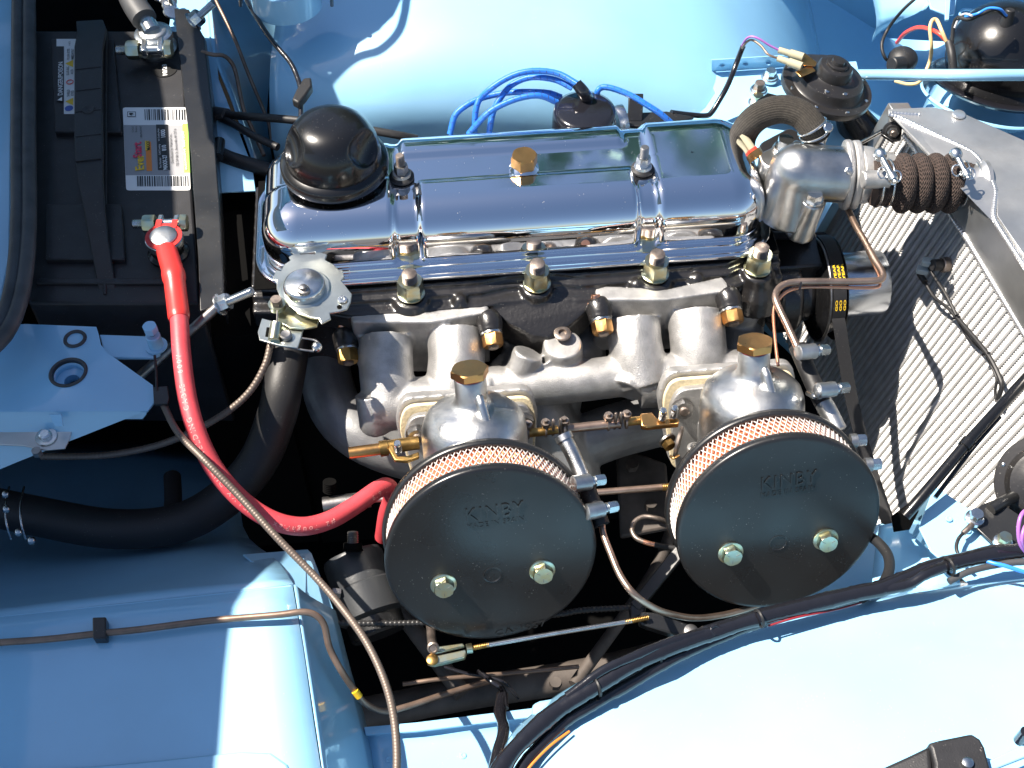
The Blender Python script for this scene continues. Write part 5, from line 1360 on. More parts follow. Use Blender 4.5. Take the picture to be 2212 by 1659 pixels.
# ================================================================== fuel pipes
fp = thing('fuel_pipe', 'thick copper coloured fuel pipe with two sharp bends in front of the pulley', 'pipe', P(1800, 610, .05))
cable('pipe', COPPER, fp, [(1826, 440, .050), (1848, 487, .052), (1868, 521, .053), (1889, 560, .054), (1904, 584, .055), (1907, 598, .055), (1896, 606, .055), (1850, 608, .055), (1803, 608, .055), (1755, 608, .056), (1722, 609, .056), (1695, 614, .056), (1680, 626, .055), (1675, 642, .055), (1680, 660, .054), (1699, 700, .051), (1723, 752, .047)], 15, n=16, k=6)
fp2 = thing('vacuum_pipe', 'thin bright copper pipe tied alongside the thick fuel pipe', 'pipe', P(1800, 622, .05))
cable('pipe', COPPB, fp2, [(1836, 460, .045), (1877, 549, .048), (1897, 592, .050), (1901, 610, .050), (1889, 621, .050), (1803, 621, .051), (1735, 621, .051), (1700, 630, .051), (1680, 650, .049), (1671, 672, .046), (1674, 730, .042), (1681, 790, .038)], 7, n=10, k=6)
cable('tie', TAPE, fp2, [(1727, 598, .056), (1730, 612, .0575), (1727, 626, .055)], 5, n=6)
def clamp(t, uv, z, ang, w_=46, h_=34, sc=None, slot=False):
    """worm-drive hose clamp with its screw housing and hex screw"""
    c = P(*uv, z); d_ = (P(uv[0] + 40*math.cos(ang), uv[1] + 40*math.sin(ang), z-.004) - c).normalized()
    n = (CAM - c); n = (n - d_*n.dot(d_)).normalized(); s_ = d_.cross(n)
    rings = []
    for k, hh in ((-1, .8), (-.9, 1), (.9, 1), (1, .8)):
        rings.append([c + d_*(k*M(w_, c)/2) + (s_*math.cos(a) + n*math.sin(a)) * M(h_, c)/2*hh for a in [i*math.pi/10 for i in range(20)]])
    done(B().skin(rings), 'clamp_housing', POLI, t, sharp=50)
    e = c + d_*(M(w_, c)/2)
    done(B().lathe(e, d_, [(M(22, c)/2, 0), (M(24, c)/2, .002), (M(20, c)/2, .003), (M(20, c)/2, .0045)], 24), 'screw_collar', ZINC, t)
    done(B().hexa(e + d_*.004, d_, M(27, c)/2, .009), 'hex_screw', ZINC, t)
    return c, d_, n
fh_ = thing('fuel_hose', 'black rubber fuel hose with two worm clamps behind the right filter', 'hose', P(1765, 850, .02))
cable('hose', RUBBER, fh_, [(1722, 748, .040), (1738, 785, .036), (1760, 835, .030), (1778, 872, .026)], 38, n=22)
clamp(fh_, (1742, 760), .058, -.10); clamp(fh_, (1784, 842), .048, -.10)
cable('pipe_union', POLI, fh_, [(1776, 866, .026), (1790, 890, .022), (1810, 930, .016)], 40, n=22)
for u, v, z in ((1722+20, 758, .045), (1768, 843, .035)):
    cable('clamp_band', ZINC, fh_, [(u-22, v+6, z-.006), (u-4, v+14, z+.004), (u+16, v+8, z-.004)], 14, n=8)
for (u, v) in ((1836, 952), (1868, 1004)):
    cc = thing('hose_clamp_screw', 'bright hex clamp screw peeking out behind the right air filter, ' + ('upper one' if v < 1000 else 'lower one'), 'clamp screw', P(u, v, .01), 'clamp screws behind the right filter')
    c = P(u, v, .012); d_ = V((1, .05, 0)).normalized()
    done(B().lathe(c, d_, [(M(15, c), 0), (M(15, c), .006), (M(10, c), .007)], 20), 'screw_collar', POLI, cc)
    done(B().hexa(c + d_*.006, d_, M(14, c), .008), 'hex_screw', ZINC, cc)
lk = thing('left_fuel_hose', 'silver fuel union with worm clamps leaving the left carburettor between both filters', 'hose union', P(1250, 1000, .0))
cable('pipe_union', POLI, lk, [(1220, 948, .028), (1240, 988, .022), (1258, 1030, .016)], 34, n=24)
cable('union_collar', POLI, lk, [(1216, 940, .030), (1222, 952, .028)], 40, n=24)
cable('hose', RUBBER, lk, [(1262, 1036, .012), (1278, 1080, .006), (1300, 1135, -.002)], 37, n=20)
clamp(lk, (1256, 1043), .026, -.15, 44, 36); clamp(lk, (1284, 1103), .018, -.20, 44, 36)
cable('steel_pipe', COPPER, lk, [(1300, 1130, -.004), (1304, 1155, -.006), (1319, 1195, -.008), (1339, 1242, -.010), (1367, 1281, -.012), (1403, 1308, -.025), (1442, 1325, -.04), (1498, 1335, -.065), (1554, 1330, -.085), (1610, 1316, -.10), (1680, 1290, -.11), (1740, 1260, -.115)], 15, n=16)
# ================================================================== throttle linkage
tl = thing('throttle_linkage', 'brass and steel throttle spindle with spring couplings between the two carburettors', 'linkage', P(1300, 930, -.02))
zl = -.022
cable('spindle', COPPER, tl, [(1225, 926, zl), (1340, 914, zl)], 20, n=18)
cable('brass_end', BRASSD, tl, [(1128, 938, zl), (1205, 928, zl)], 19, n=18)
cable('brass_end', BRASSD, tl, [(1350, 912, zl), (1400, 906, zl)], 19, n=18)
LX = (P(1340, 914, zl) - P(1225, 926, zl)).normalized()
for u in (1192, 1208, 1326, 1337):
    c = P(u, 928 - (u-1192)*.105, zl)
    pl = []
    for i in range(20):
        a = 2*math.pi*i/20; pl.append(c + EY*math.cos(a)*.0040 + EZ*(math.sin(a)*.0125 + .003))
    done(B().prism(pl, LX*.0022), 'coupling_leaf', RUSTY, tl, bevel=.0004)
for u in (1140, 1178, 1218, 1313, 1352):
    c = P(u, 932 - (u-1140)*.105, zl)
    done(B().lathe(c - LX*.001, LX, [(M(20, c)*.85, 0), (M(20, c)*.85, .0018)], 24), 'clamp_ring', RUSTY, tl)
    n0 = c + EZ*.0075
    done(B().hexa(n0, EZ, M(11, c), .0045), 'clamp_nut', RUSTY, tl)
    done(B().cyl(n0 + EZ*.0045, n0 + EZ*.008, M(5, c)), 'clamp_stud', RUSTY, tl)
panel('brass_lever', BRASS, tl, [(1383, 893, zl+.012), (1408, 890, zl+.012), (1422, 906, zl+.012), (1462, 902, zl+.012), (1468, 906, zl+.012), (1466, 916, zl+.012), (1420, 920, zl+.012), (1400, 922, zl+.012), (1385, 920, zl+.012)], thick=.006, bevel=.0012)
for (u, v, h) in ((1430, 905, 10), (1455, 900, 22)):
    a_ = P(u, v, zl+.014); top_ = a_ + EZ*.012
    sp = [a_ + EZ*(.010*i/48) + (V((math.cos(i*.8), math.sin(i*.8), 0)))*M(7.5, a_) for i in range(49)]
    done(B().tube(sp, .0006, 6), 'coil_spring', STEEL, tl)
    done(B().lathe(a_, EZ, [(M(4.5, a_), 0), (M(4.5, a_), .0105), (M(8, a_), .011), (M(8, a_), .0135), (M(5, a_), .015)], 16), 'idle_screw', ZINC, tl)
c = P(1462, 955, zl)
done(B().lathe(c, (EX*.9 - EY*.4), [(M(36, c), 0), (M(36, c), .0022), (M(34, c), .003)], 40), 'cam_disc', RUSTY, tl)
c = P(1440, 950, zl-.002); done(B().lathe(c, -EY + EX*.4, [(M(20, c), 0), (M(20, c), .002)], 24), 'bolt_washer', STEEL, tl)
done(B().hexa(c - EY*.003, -EY + EX*.4, M(14, c), .006), 'cam_bolt', BRASSD, tl)
cable('torn_tab', BRASS, tl, [(1448, 985, zl+.004), (1456, 990, zl+.006), (1466, 984, zl+.004)], 6, n=8)
# left spindle end
ls = thing('left_spindle_end', 'golden brass spindle end with screw spring sticking out left of the carburettor', 'spindle', P(830, 975, -.03))
zz = -.020
cable('spindle', BRASS, ls, [(754, 979, zz), (826, 969, zz)], 26, n=20)
cable('collar', BRASSD, ls, [(820, 970, zz), (838, 967, zz)], 35, n=24)
cable('boss', BRASSD, ls, [(836, 966, zz), (905, 956, zz)], 30, n=20)
panel('brass_lever', BRASSD, ls, [(838, 968, zz+.010), (846, 958, zz+.010), (860, 985, zz+.010), (880, 984, zz+.010), (905, 975, zz+.010), (905, 987, zz+.010), (880, 996, zz+.010), (852, 994, zz+.010)], thick=.004, bevel=.001)
a_ = P(861, 978, zz+.010)
done(B().tube([a_ + EZ*(.012*i/40) + (V((math.cos(i*.8), math.sin(i*.8), 0)))*M(7, a_) for i in range(41)], .0007, 6), 'coil_spring', STEEL, ls)
done(B().lathe(a_, EZ, [(M(4, a_), 0), (M(4, a_), .012), (M(8, a_), .0125), (M(8, a_), .015), (M(6, a_), .016)], 16), 'idle_screw', ZINC, ls)
# rod between carbs, copper curl, stays and rods below
t = thing('lower_link_rod', 'straight steel link rod with threaded end between the two air filters', 'rod', P(1370, 1057, -.08))
cable('rod', COPPER, t, [(1285, 1064, -.07), (1436, 1052, -.07)], 15, n=14)
cable('threads', BRASSD, t, [(1430, 1053, -.07), (1460, 1050, -.07)], 17, n=12, rib=(.0016, .15))
cable('thread_nut', BRASSD, t, [(1448, 1052, -.07), (1456, 1051, -.07)], 26, n=6)
t = thing('copper_curl_pipe', 'short copper pipe curl with black sleeve in the dark gap between the filters', 'pipe', P(1380, 1150, -.12))
cable('pipe', RUSTY, t, [(1480, 1150, -.16), (1440, 1128, -.13), (1420, 1120, -.12), (1392, 1116, -.12), (1372, 1126, -.12), (1365, 1145, -.12), (1374, 1162, -.12), (1392, 1171, -.12)], 11, n=12)
cable('bright_part', COPPB, t, [(1390, 1170, -.12), (1402, 1174, -.12), (1418, 1177, -.12)], 12, n=12)
cable('sleeve', RUBBER, t, [(1414, 1177, -.119), (1438, 1181, -.119), (1470, 1186, -.119)], 13, n=12)
t = thing('square_stay_bar', 'square dark steel bar slanting down from behind the right filter', 'stay bar', P(1430, 1240, -.1))
a_, b2 = P(1486, 1170, -.08), P(1372, 1312, -.11); d_ = (b2-a_); s_ = d_.normalized().cross(EZ).normalized()
done(B().box((a_+b2)/2, d_/2, s_*M(14, a_), d_.normalized().cross(s_)*M(7, a_)), 'bar', SATIN, t, bevel=.0012)
panel('bar_foot', SATIN, t, [(1358, 1312, -.108), (1376, 1285, -.108), (1400, 1296, -.108), (1392, 1330, -.108), (1362, 1334, -.108)], thick=.006, bevel=.002)
t = thing('throttle_rod', 'bright zinc throttle rod with clevis below the left air filter', 'rod', P(1200, 1370, -.1))
zr = -.085
cable('rod', ZINC, t, [(1050, 1394, zr), (1200, 1368, zr), (1350, 1344, zr), (1362, 1342, zr)], 11, n=12)
cable('threads', BRASSD, t, [(1018, 1400, zr), (1056, 1393, zr)], 12, n=12, rib=(.0015, .2))
cable('threads', BRASSD, t, [(1350, 1344, zr), (1400, 1334, zr)], 12, n=12, rib=(.0015, .2))
panel('end_bracket', SATIN, t, [(1385, 1320, zr-.004), (1420, 1322, zr-.004), (1500, 1352, zr-.01), (1520, 1372, zr-.01), (1490, 1380, zr-.01), (1400, 1352, zr-.004), (1382, 1345, zr-.004)], thick=.01, bevel=.002)
c = P(1492, 1366, zr-.008); done(B().lathe(c, EZ, [(M(16, c), 0), (M(15, c), .004), (M(8, c), .005)], 20), 'end_bolt', STEEL, t)
panel('clevis', YZINC, t, [(922, 1420, zr+.004), (1005, 1402, zr+.004), (1008, 1408, zr+.004), (1004, 1420, zr+.004), (938, 1436, zr+.004), (922, 1432, zr+.004)], thick=.006, bevel=.001)
panel('clevis', YZINC, t, [(930, 1398, zr-.002), (1000, 1388, zr-.002), (1004, 1396, zr-.002), (935, 1412, zr-.002)], thick=.004, bevel=.001)
cable('clevis_nut', YZINC, t, [(1008, 1402, zr), (1020, 1400, zr)], 24, n=6)
c = P(934, 1426, zr+.004); done(B().lathe(c, EZ, [(M(13, c), 0), (M(13, c), .002), (M(9, c), .003)], 24), 'clevis_pin', BRASSD, t)
c = P(936, 1398, zr+.006); done(B().lathe(c, V((0, -.6, .8)), [(M(13, c), 0), (M(13, c), .004), (M(9, c), .005), (M(7, c), .004)], 24), 'cross_pin', RUSTY, t)
cable('lever_arm', RUSTY, t, [(934, 1400, zr), (932, 1375, zr-.01), (930, 1350, zr-.02)], 20, n=10)
t = thing('black_conduit_run', 'dark ribbed conduit passing behind the left filter out of a rubber grommet', 'conduit', P(1000, 1340, -.12))
cable('conduit', CONDB, t, [(720, 1347, -.105), (800, 1347, -.108), (880, 1346, -.11), (1000, 1342, -.112), (1195, 1328, -.112), (1260, 1318, -.112), (1372, 1312, -.112)], 14, n=12, rib=(.0040, .2))
c = P(716, 1347, -.103); done(B().lathe(c, V((.95, 0, .3)), [(M(26, c), 0), (M(26, c), .003), (M(14, c), .004)], 28), 'grommet', RUBBER, t)
t = thing('starter_solenoid', 'dark grey cylindrical solenoid half hidden left of the left air filter', 'solenoid', P(800, 1250, -.2))
c0_, c1_ = P(760, 1200, -.12), P(805, 1330, -.14); ax = (c1_-c0_).normalized(); SG = mat('dark_grey_paint', (.035, .038, .042), .4, bump=.2)
done(B().lathe(c0_, ax, [(M(62, c0_), 0), (M(66, c0_), .004), (M(66, c0_), .03), (M(72, c0_), .032), (M(72, c0_), .06), (M(60, c0_), .064)], 48), 'can', SG, t, sharp=40)
done(B().cyl(c1_, c1_ + ax*.02, M(62, c1_)), 'end_cap', SATIN, t)
nut(t, P(762, 1190, -.09), UP, M(20, c0_), .006, DARK, 'terminal_nut', washer=M(22, c0_), wm=DARK, stud=.01, sr=M(12, c0_), sm=STEEL)
c = P(736, 1282, -.11); done(B().hexa(c, V((-1, 0, .2)), M(12, c), .008), 'side_bolt', STEEL, t)
t = thing('starter_cable_lug', 'dull steel sleeve and threaded stud beside the end of the red cable', 'cable lug', P(760, 1085, -.11))
cable('sleeve', STEEL, t, [(698, 1092, -.11), (800, 1078, -.11)], 36, n=20)
cable('stud', STEEL, t, [(798, 1080, -.11), (850, 1077, -.11)], 13, n=14)
cable('knurl', DARK, t, [(712, 1060, -.10), (712, 1040, -.09)], 30, n=18, rib=(.002, .15))
cable('loose_wire', PIPEB, thing('lower_brown_pipe', 'faint brown pipe crossing the dark gap below the engine', 'pipe', P(1000, 1460, -.2)), [(870, 1478, -.18), (960, 1466, -.18), (1090, 1455, -.19), (1250, 1440, -.2)], 10, n=10)
# ================================================================== distributor and plug leads
ds = thing('distributor_cap', 'glossy black distributor cap behind the rocker cover with blue leads', 'distributor', P(1263, 260, -.02))
dz_ = .075
c = P(1263, 236, dz_); rD = M(70, c)
done(B().lathe(c - EZ*.06, EZ, [(rD*.98, 0), (rD, .02), (rD*.99, .052), (rD*.95, .0585), (rD*.80, .0605), (rD*.3, .062), (.0001, .0625)], 56), 'cap', TAPE, ds, sharp=60)
done(B().tube(cat([P(1268, 212, dz_+.002), P(1258, 196, dz_+.014), P(1245, 180, dz_+.020)], 6), (lambda i, t: M(15 - 3*t, c)), 18), 'king_boot', TAPE, ds)
done(B().lathe(P(1330, 262, dz_-.03), V((1, .3, .1)), [(M(34, c), 0), (M(36, c), .004), (M(34, c), .010)], 32), 'vacuum_capsule', ZINC, ds)
plead = lambda lab_, uvz: (lambda t: (cable('lead', BLUEW, t, uvz, 13.5, n=14, rib=(.0011, .05)), t)[1])(thing('plug_lead', lab_, 'plug lead', P(*uvz[0]), 'blue spark plug leads'))
A_ = plead('topmost blue braided plug lead arching from the distributor king boot to the left', [(1246, 181, dz_+.020), (1208, 160, dz_+.024), (1166, 153, dz_+.026), (1127, 157, dz_+.025), (1093, 170, dz_+.02), (1062, 190, dz_+.012), (1038, 212, dz_), (1028, 238, dz_-.01), (1025, 285, dz_-.03)])
B_ = plead('second blue plug lead running just under the topmost one', [(1236, 190, dz_+.012), (1198, 172, dz_+.016), (1148, 167, dz_+.015), (1109, 181, dz_+.01), (1085, 206, dz_+.003), (1066, 240, dz_-.01), (1056, 290, dz_-.03)])
C_ = plead('lowest left blue plug lead bending far left down behind the rocker cover', [(1212, 210, dz_-.006), (1179, 200, dz_), (1109, 199, dz_-.002), (1062, 206, dz_-.006), (1030, 216, dz_-.008), (1001, 232, dz_-.012), (982, 252, dz_-.02), (972, 290, dz_-.035)])
D_ = plead('blue plug lead crossing under the others toward the left, nearest the cover', [(1205, 222, dz_-.004), (1166, 207, dz_+.006), (1122, 212, dz_+.006), (1077, 230, dz_), (1048, 250, dz_-.008), (1012, 290, dz_-.03)])
E_ = plead('single blue plug lead curving right from behind the distributor cap', [(1290, 225, dz_-.02), (1290, 200, dz_), (1300, 189, dz_+.004), (1323, 191, dz_+.004), (1362, 206, dz_), (1396, 226, dz_-.006), (1428, 247, dz_-.015), (1460, 275, dz_-.03)])
MARK = mat('lead_fleck', (.05, .02, .03), .5)
for t in (A_, B_, C_, D_, E_):
    ch = [o for o in t.children][0]
    bm = bmesh.new(); 
    vs = [v.co.copy() for v in ch.data.vertices]; n = 14
    nr = len(vs)//n; base = TOPLOC[ch]
    for i in range(20, nr-10, 26):
        for k in (0, 4, 8, 12):
            ctr = sum((vs[i*n+j] for j in range(n)), V((0, 0, 0)))/n
            p = [vs[(i+d)*n + (k+e) % n] for d, e in ((0, 0), (1, 0), (3, 1), (4, 2), (3, 2), (1, 1))]
            p = [ctr + (q-ctr)*1.0 + (q-ctr).normalized()*.0002 for q in p]
            try: bm.faces.new([bm.verts.new(q + base) for q in p])
            except ValueError: pass
    done(bm, 'flecks', MARK, t, smooth=False, kind='stuff')
t = thing('bulkhead_bracket', 'small black upright bracket behind the cover, right of the distributor', 'bracket', P(1380, 250, .0))
panel('upright', SATIN, t, [(1358, 202, .05), (1390, 202, .05), (1388, 262, .03), (1356, 262, .03)], thick=.004, bevel=.001)
panel('foot', SATIN, t, [(1330, 245, .03), (1440, 240, .03), (1500, 252, .03), (1440, 275, .03), (1330, 270, .03)], thick=.004, bevel=.001)
# ================================================================== horn on the platform
def horn(name, lab_, u, v, z, rpx, tilt, cat2='horn'):
    c = P(u, v, z); r = M(rpx, c); t = thing(name, lab_, cat2, c - EZ*.05, 'round black horns')
    ax = tilt.normalized()
    done(B().lathe(c, ax, [(r*.9, -.006), (r*.99, -.005), (r*1.0, 0), (r*.985, .0022), (r*.80, .003), (r*.76, .005), (r*.73, r*.22), (r*.70, r*.27), (r*.62, r*.29), (r*.45, r*.31), (r*.40, r*.34), (r*.375, r*.50), (r*.34, r*.56), (r*.24, r*.58), (r*.23, r*.62), (r*.15, r*.63), (r*.13, r*.70), (r*.05, r*.71)], 80), 'horn_body', HORNM, t, sharp=35)
    done(B().hexa(c + ax*r*.58, ax, r*.24, r*.05), 'lock_nut', HORNM, t)
    x, y = perp(ax)
    for k in range(8):
        a = 2*math.pi*k/8 + .35
        done(B().lathe(c + (x*math.cos(a)+y*math.sin(a))*r*.89 + ax*.002, ax, [(r*.045, 0), (r*.042, .0012), (r*.02, .0018)], 14), 'rivet', ZINC, t)
    for k in (-.2, .2):
        d = (V((0, -1, 0)) - ax*ax.dot(V((0, -1, 0)))).normalized(); s_ = ax.cross(d)
        done(B().lathe(c + d*r*.56 + s_*r*k + ax*r*.29, ax, [(r*.05, 0), (r*.05, .0008), (r*.02, .0014)], 14), 'rivet', ZINC, t)
    return t, c, r, ax
hn, hc_, hr_, hax = horn('horn', 'round black horn with copper terminals on the blue platform', 1786, 186, .052, 101, V((.18, -.02, 1)))
done(B().lathe(P(1845, 262, .01), V((.55, -.35, -.75)), [(M(30, hc_), -.02), (M(44, hc_), .01), (M(56, hc_), .03)], 40), 'trumpet', BLACK, hn)
panel('horn_strap', BLACK, hn, [(1635, 215, .022), (1660, 200, .022), (1720, 215, .022), (1720, 250, .022), (1640, 240, .022)], thick=.004, bevel=.001)
for (u, v, uu, vv) in ((1762, 126, 1735, 146), (1755, 153, 1728, 168)):
    panel('copper_terminal', BRASS, hn, [(uu-6, vv-28, .082), (uu+4, vv-32, .082), (uu+30, vv-12, .082), (uu+26, vv-4, .082), (uu-6, vv-6, .082)] if u > 1760 else [(uu-10, vv-14, .080), (uu+24, vv-28, .080), (uu+34, vv-16, .080), (uu+2, vv-2, .080)], thick=.0015)
for (a_, b2) in (((1682, 108), (1735, 124)), ((1680, 126), (1732, 144))):
    p_, q_ = P(*a_, .085), P(*b2, .085)
    done(B().tube([p_, p_.lerp(q_, .45), p_.lerp(q_, .46), q_], (lambda i, t: M(14 if i < 2 else 19, p_)/2), 14), 'terminal_sleeve', CLEAR, hn)
hw = thing('horn_wires', 'purple and brown twin wires rising from a black sleeve to the horn', 'wires', P(1600, 170, .03))
cable('wire', PURPLE, hw, [(1602, 100, .075), (1612, 84, .09), (1624, 79, .095), (1640, 84, .095), (1662, 98, .09), (1684, 109, .086)], 5, n=8)
cable('wire', PIPEB, hw, [(1603, 104, .075), (1614, 90, .086), (1626, 87, .09), (1645, 100, .09), (1660, 118, .088), (1684, 127, .085)], 5, n=8)
cable('sleeve', TAPE, hw, [(1605, 100, .075), (1594, 128, .06), (1583, 158, .05), (1568, 192, .035), (1552, 220, .025), (1538, 242, .018), (1525, 250, .016), (1490, 248, .02), (1450, 243, .03)], 12, n=12)
for i, (u, v, z, mt) in enumerate(((1664, 162, .009, ZINC), (1640, 189, .012, RUSTY), (1636, 216, .006, YZINC))):
    c = P(u, v, z); bt_ = thing('platform_bolt', ('zinc bolt behind the horn on the blue platform', 'browned bolt left of the horn bracket', 'pale bolt low on the platform beside the braided hose')[i], 'bolt', c - EZ*.004)
    done(B().lathe(c - EZ*.006, EZ, [(M(19, c), 0), (M(19, c), .003), (M(16, c), .0035), (M(16, c), .0058)], 20), 'spacer_washers', ZINC, bt_)
    done(B().hexa(c, EZ, M(12, c), .007), 'bolt_head', mt, bt_)
# strut
t = thing('blue_cross_strut', 'straight light blue tube crossing the top right corner', 'strut', P(2040, 162, .09))
cable('tube', PAINT, t, [(1835, 161, .03), (2050, 162, .125), (2300, 162, .125)], 25, n=28)
# headlamp bowl
c = P(2165, 118, .06)
hl = thing('headlamp_bowl', 'big glossy black headlamp bowl in the top right corner', 'headlamp bowl', c - EZ*.08)
r = M(118, c)
done(B().lathe(c, V((.15, .25, 1)), [(r*1.04, -r*.55), (r*1.05, -r*.5), (r*.99, -r*.48)] + [(r*math.cos(a), r*.95*math.sin(a)) for a in [(-.45 + (math.pi/2 + .45)*i/24) for i in range(24)]] + [(.0001, r*.95)], 72), 'bowl', BLACK, hl, sharp=50)
done(B().lathe(c + V((0, 0, 0)), V((.15, .25, 1)), [(r*1.12, -r*.62), (r*1.15, -r*.56), (r*1.06, -r*.50)], 72, caps=False), 'seating_ring', TAPE, hl, thick=.002)
done(B().lathe(c, V((.15, .25, 1)), [(r*1.02, -r*1.05), (r*1.20, -r*.9), (r*1.18, -r*.85)], 72, caps=False), 'blue_ring', PAINT, hl, thick=.002)
gp = P(2176, 44, .115); done(B().cyl(gp - V((.05, .1, 1))*.006, gp + V((.02, .2, 1))*.012, M(15, gp), M(10, gp)), 'grommet', RUBBER, hl)
lw = thing('headlamp_wires', 'blue, black and white wires arching over the black headlamp bowl', 'wires', P(2100, 60, .08))
cable('wire', LTBLUE, lw, [(2174, 34, .135), (2160, 20, .145), (2135, 18, .145), (2110, 30, .14), (2085, 36, .13)], 6, n=10)
cable('wire', RUBBER, lw, [(2174, 36, .133), (2150, 20, .143), (2120, 30, .14), (2092, 42, .13), (2070, 38, .125), (2060, 55, .115), (2056, 95, .10)], 9, n=10)
cable('wire', mat('white_wire', (.5, .52, .55), .4), lw, [(2100, 34, .138), (2085, 30, .132), (2072, 38, .125), (2062, 60, .115)], 5, n=10)
cable('black_sleeve', RUBBER, lw, [(2050, 92, .10), (2056, 120, .095), (2060, 165, .08)], 18, n=14)
t = thing('loose_red_wire', 'short red wire arching left of the headlamp bowl', 'wire', P(1990, 70, .06)); cable('wire', REDW, t, [(2048, 94, .09), (2030, 74, .095), (2005, 62, .09), (1980, 60, .08), (1955, 72, .06), (1938, 92, .03)], 9, n=12)
t = thing('loose_cream_wire', 'cream wire looping down beside the headlamp bowl and under the strut', 'wire', P(2010, 150, .06)); cable('wire', YELW, t, [(2046, 94, .09), (2034, 66, .10), (2024, 44, .10), (2014, 44, .10), (2009, 62, .095), (2012, 100, .08), (2009, 130, .06), (1998, 158, .05), (1985, 178, .04), (1962, 182, .03), (1935, 176, .0)], 8, n=12)
t = thing('cavity_cable', 'thin black cable hanging in the blue cavity to a rubber plug', 'cable', P(1920, 60, -.05)); cable('cable', RUBBER, t, [(1985, -10, .0), (1950, 22, -.02), (1920, 60, -.05), (1905, 95, -.06), (1912, 125, -.07), (1930, 136, -.08)], 7, n=10)
done(B().ball(P(1950, 128, -.08), M(32, P(1950, 128, -.08)), 24, k=.8), 'rubber_plug', RUBBER, t)
done(B().cyl(P(1925, 140, -.07), P(1950, 138, -.075), M(16, P(1950, 128, -.08))), 'plug_neck', RUBBER, t)
# foliage glimpsed under the bay
fo = thing('ground_foliage', 'green and orange leaves glimpsed past the copper pipe', 'leaves', P(1850, 510, -.5)); fo['kind'] = 'stuff'
random.seed(11)
for mt, n in ((GRASS, 500), (ORG, 60)):
    b = B(); c = P(1850, 505, -.42)
    for i in range(n):
        p = c + V((random.gauss(0, .05), random.gauss(0, .06), random.gauss(0, .015))); a = V((random.gauss(0, 1), random.gauss(0, 1), random.gauss(0, 1))).normalized()*.010; d = a.cross(V((random.random(), random.random(), 1))).normalized()*.004
        vs = b.loop([p-a, p+d, p+a, p-d]); b.bm.faces.new(vs)
    done(b, 'leaf_mass', mt, fo, smooth=False, kind='stuff')
# ================================================================== near wing harness
hs = thing('main_wiring_loom', 'thick glossy black taped wiring loom lying along the edge of the near wing', 'wiring loom', P(1500, 1400, .0))
def tape_run(uvz, wpx, name='taped_run', seed=0, amp=.10, mt=TAPE):
    pts = resample(cat([P(*q) for q in uvz], 8), .003)
    r = M(wpx, pts[len(pts)//2])/2
    f = lambda i, t: r*(1 + amp*noise.noise(V((i*.12, seed, 0))) + (.05 if (i % 7) == 0 else 0) - (.02 if i % 7 == 6 else 0))
    return done(B().tube(pts, f, 14, flat=.85), name, mt, hs, sharp=50)
hz_ = .023
tape_run([(1060, 1700, hz_), (1095, 1640, hz_), (1140, 1590, hz_), (1210, 1530, hz_), (1290, 1480, hz_+.005), (1370, 1432, hz_+.008), (1450, 1398, hz_+.006), (1540, 1366, hz_), (1640, 1334, hz_), (1760, 1304, hz_), (1850, 1282, hz_), (1900, 1272, hz_), (1955, 1250, hz_), (2010, 1228, hz_), (2080, 1210, hz_), (2150, 1196, hz_), (2260, 1185, hz_)], 38, seed=1, amp=.18)
tape_run([(1110, 1690, hz_-.008), (1150, 1630, hz_-.008), (1220, 1560, hz_-.008), (1300, 1510, hz_-.006), (1370, 1470, hz_-.004), (1440, 1430, hz_), (1520, 1392, hz_-.006), (1620, 1350, hz_-.006), (1700, 1326, hz_-.006), (1790, 1306, hz_-.008), (1850, 1290, hz_-.008)], 29, seed=5, amp=.2)
tape_run([(1225, 1505, hz_+.004), (1300, 1450, hz_+.012), (1370, 1418, hz_+.014), (1450, 1385, hz_+.01), (1520, 1366, hz_+.004), (1545, 1360, hz_)], 20, seed=9, amp=.25)
tape_run([(1890, 1276, hz_), (1960, 1262, hz_+.003), (2000, 1240, hz_+.008), (2060, 1216, hz_+.004)], 27, seed=3, amp=.25)
tape_run([(2050, 1256, hz_), (2090, 1236, hz_), (2130, 1225, hz_), (2190, 1215, hz_), (2260, 1212, hz_)], 15, seed=4, mt=SEALM)
cable('orange_wire', ORG, hs, [(1120, 1690, hz_-.006), (1150, 1650, hz_-.004), (1190, 1610, hz_-.004), (1230, 1580, hz_-.006)], 6, n=8)
cable('red_wire', mat('dark_red_wire', (.22, .02, .03), .4), hs, [(1660, 1352, hz_), (1720, 1334, hz_), (1800, 1318, hz_-.004), (1860, 1302, hz_-.006)], 5, n=8)
cable('blue_wire', LTBLUE, hs, [(2105, 1203, hz_-.004), (2140, 1215, hz_+.002), (2170, 1222, hz_+.004), (2215, 1236, hz_+.002), (2250, 1240, hz_)], 9, n=10)
cable('branch', RUBBER, hs, [(1860, 1292, hz_-.012), (1900, 1268, -.01), (1920, 1235, -.02), (1918, 1200, -.03), (1895, 1170, -.04), (1870, 1155, -.05)], 23, n=16)
cable('loop', TAPE, hs, [(1545, 1372, hz_+.004), (1536, 1360, hz_+.006), (1545, 1352, hz_+.006), (1560, 1358, hz_+.004)], 7, n=10)
for i, q in enumerate(((1290, 1484), (1420, 1412), (1640, 1336), (2050, 1224))):
    c = P(*q, hz_+.005); d_ = V((.93, .36, 0)); d_.normalize(); x, y = d_.cross(EZ), EZ
    done(B().tube([c + (x*math.cos(a) + y*math.sin(a))*M(19, c) for a in [k*math.pi/10 for k in range(21)]], .0012, 6, caps=False), 'cable_tie', RUBBER, hs)
lb_ = thing('lower_branch_loom', 'black taped branch loom hanging down the lower floor panel', 'wiring loom', P(1085, 1560, -.1))
hs2 = hs
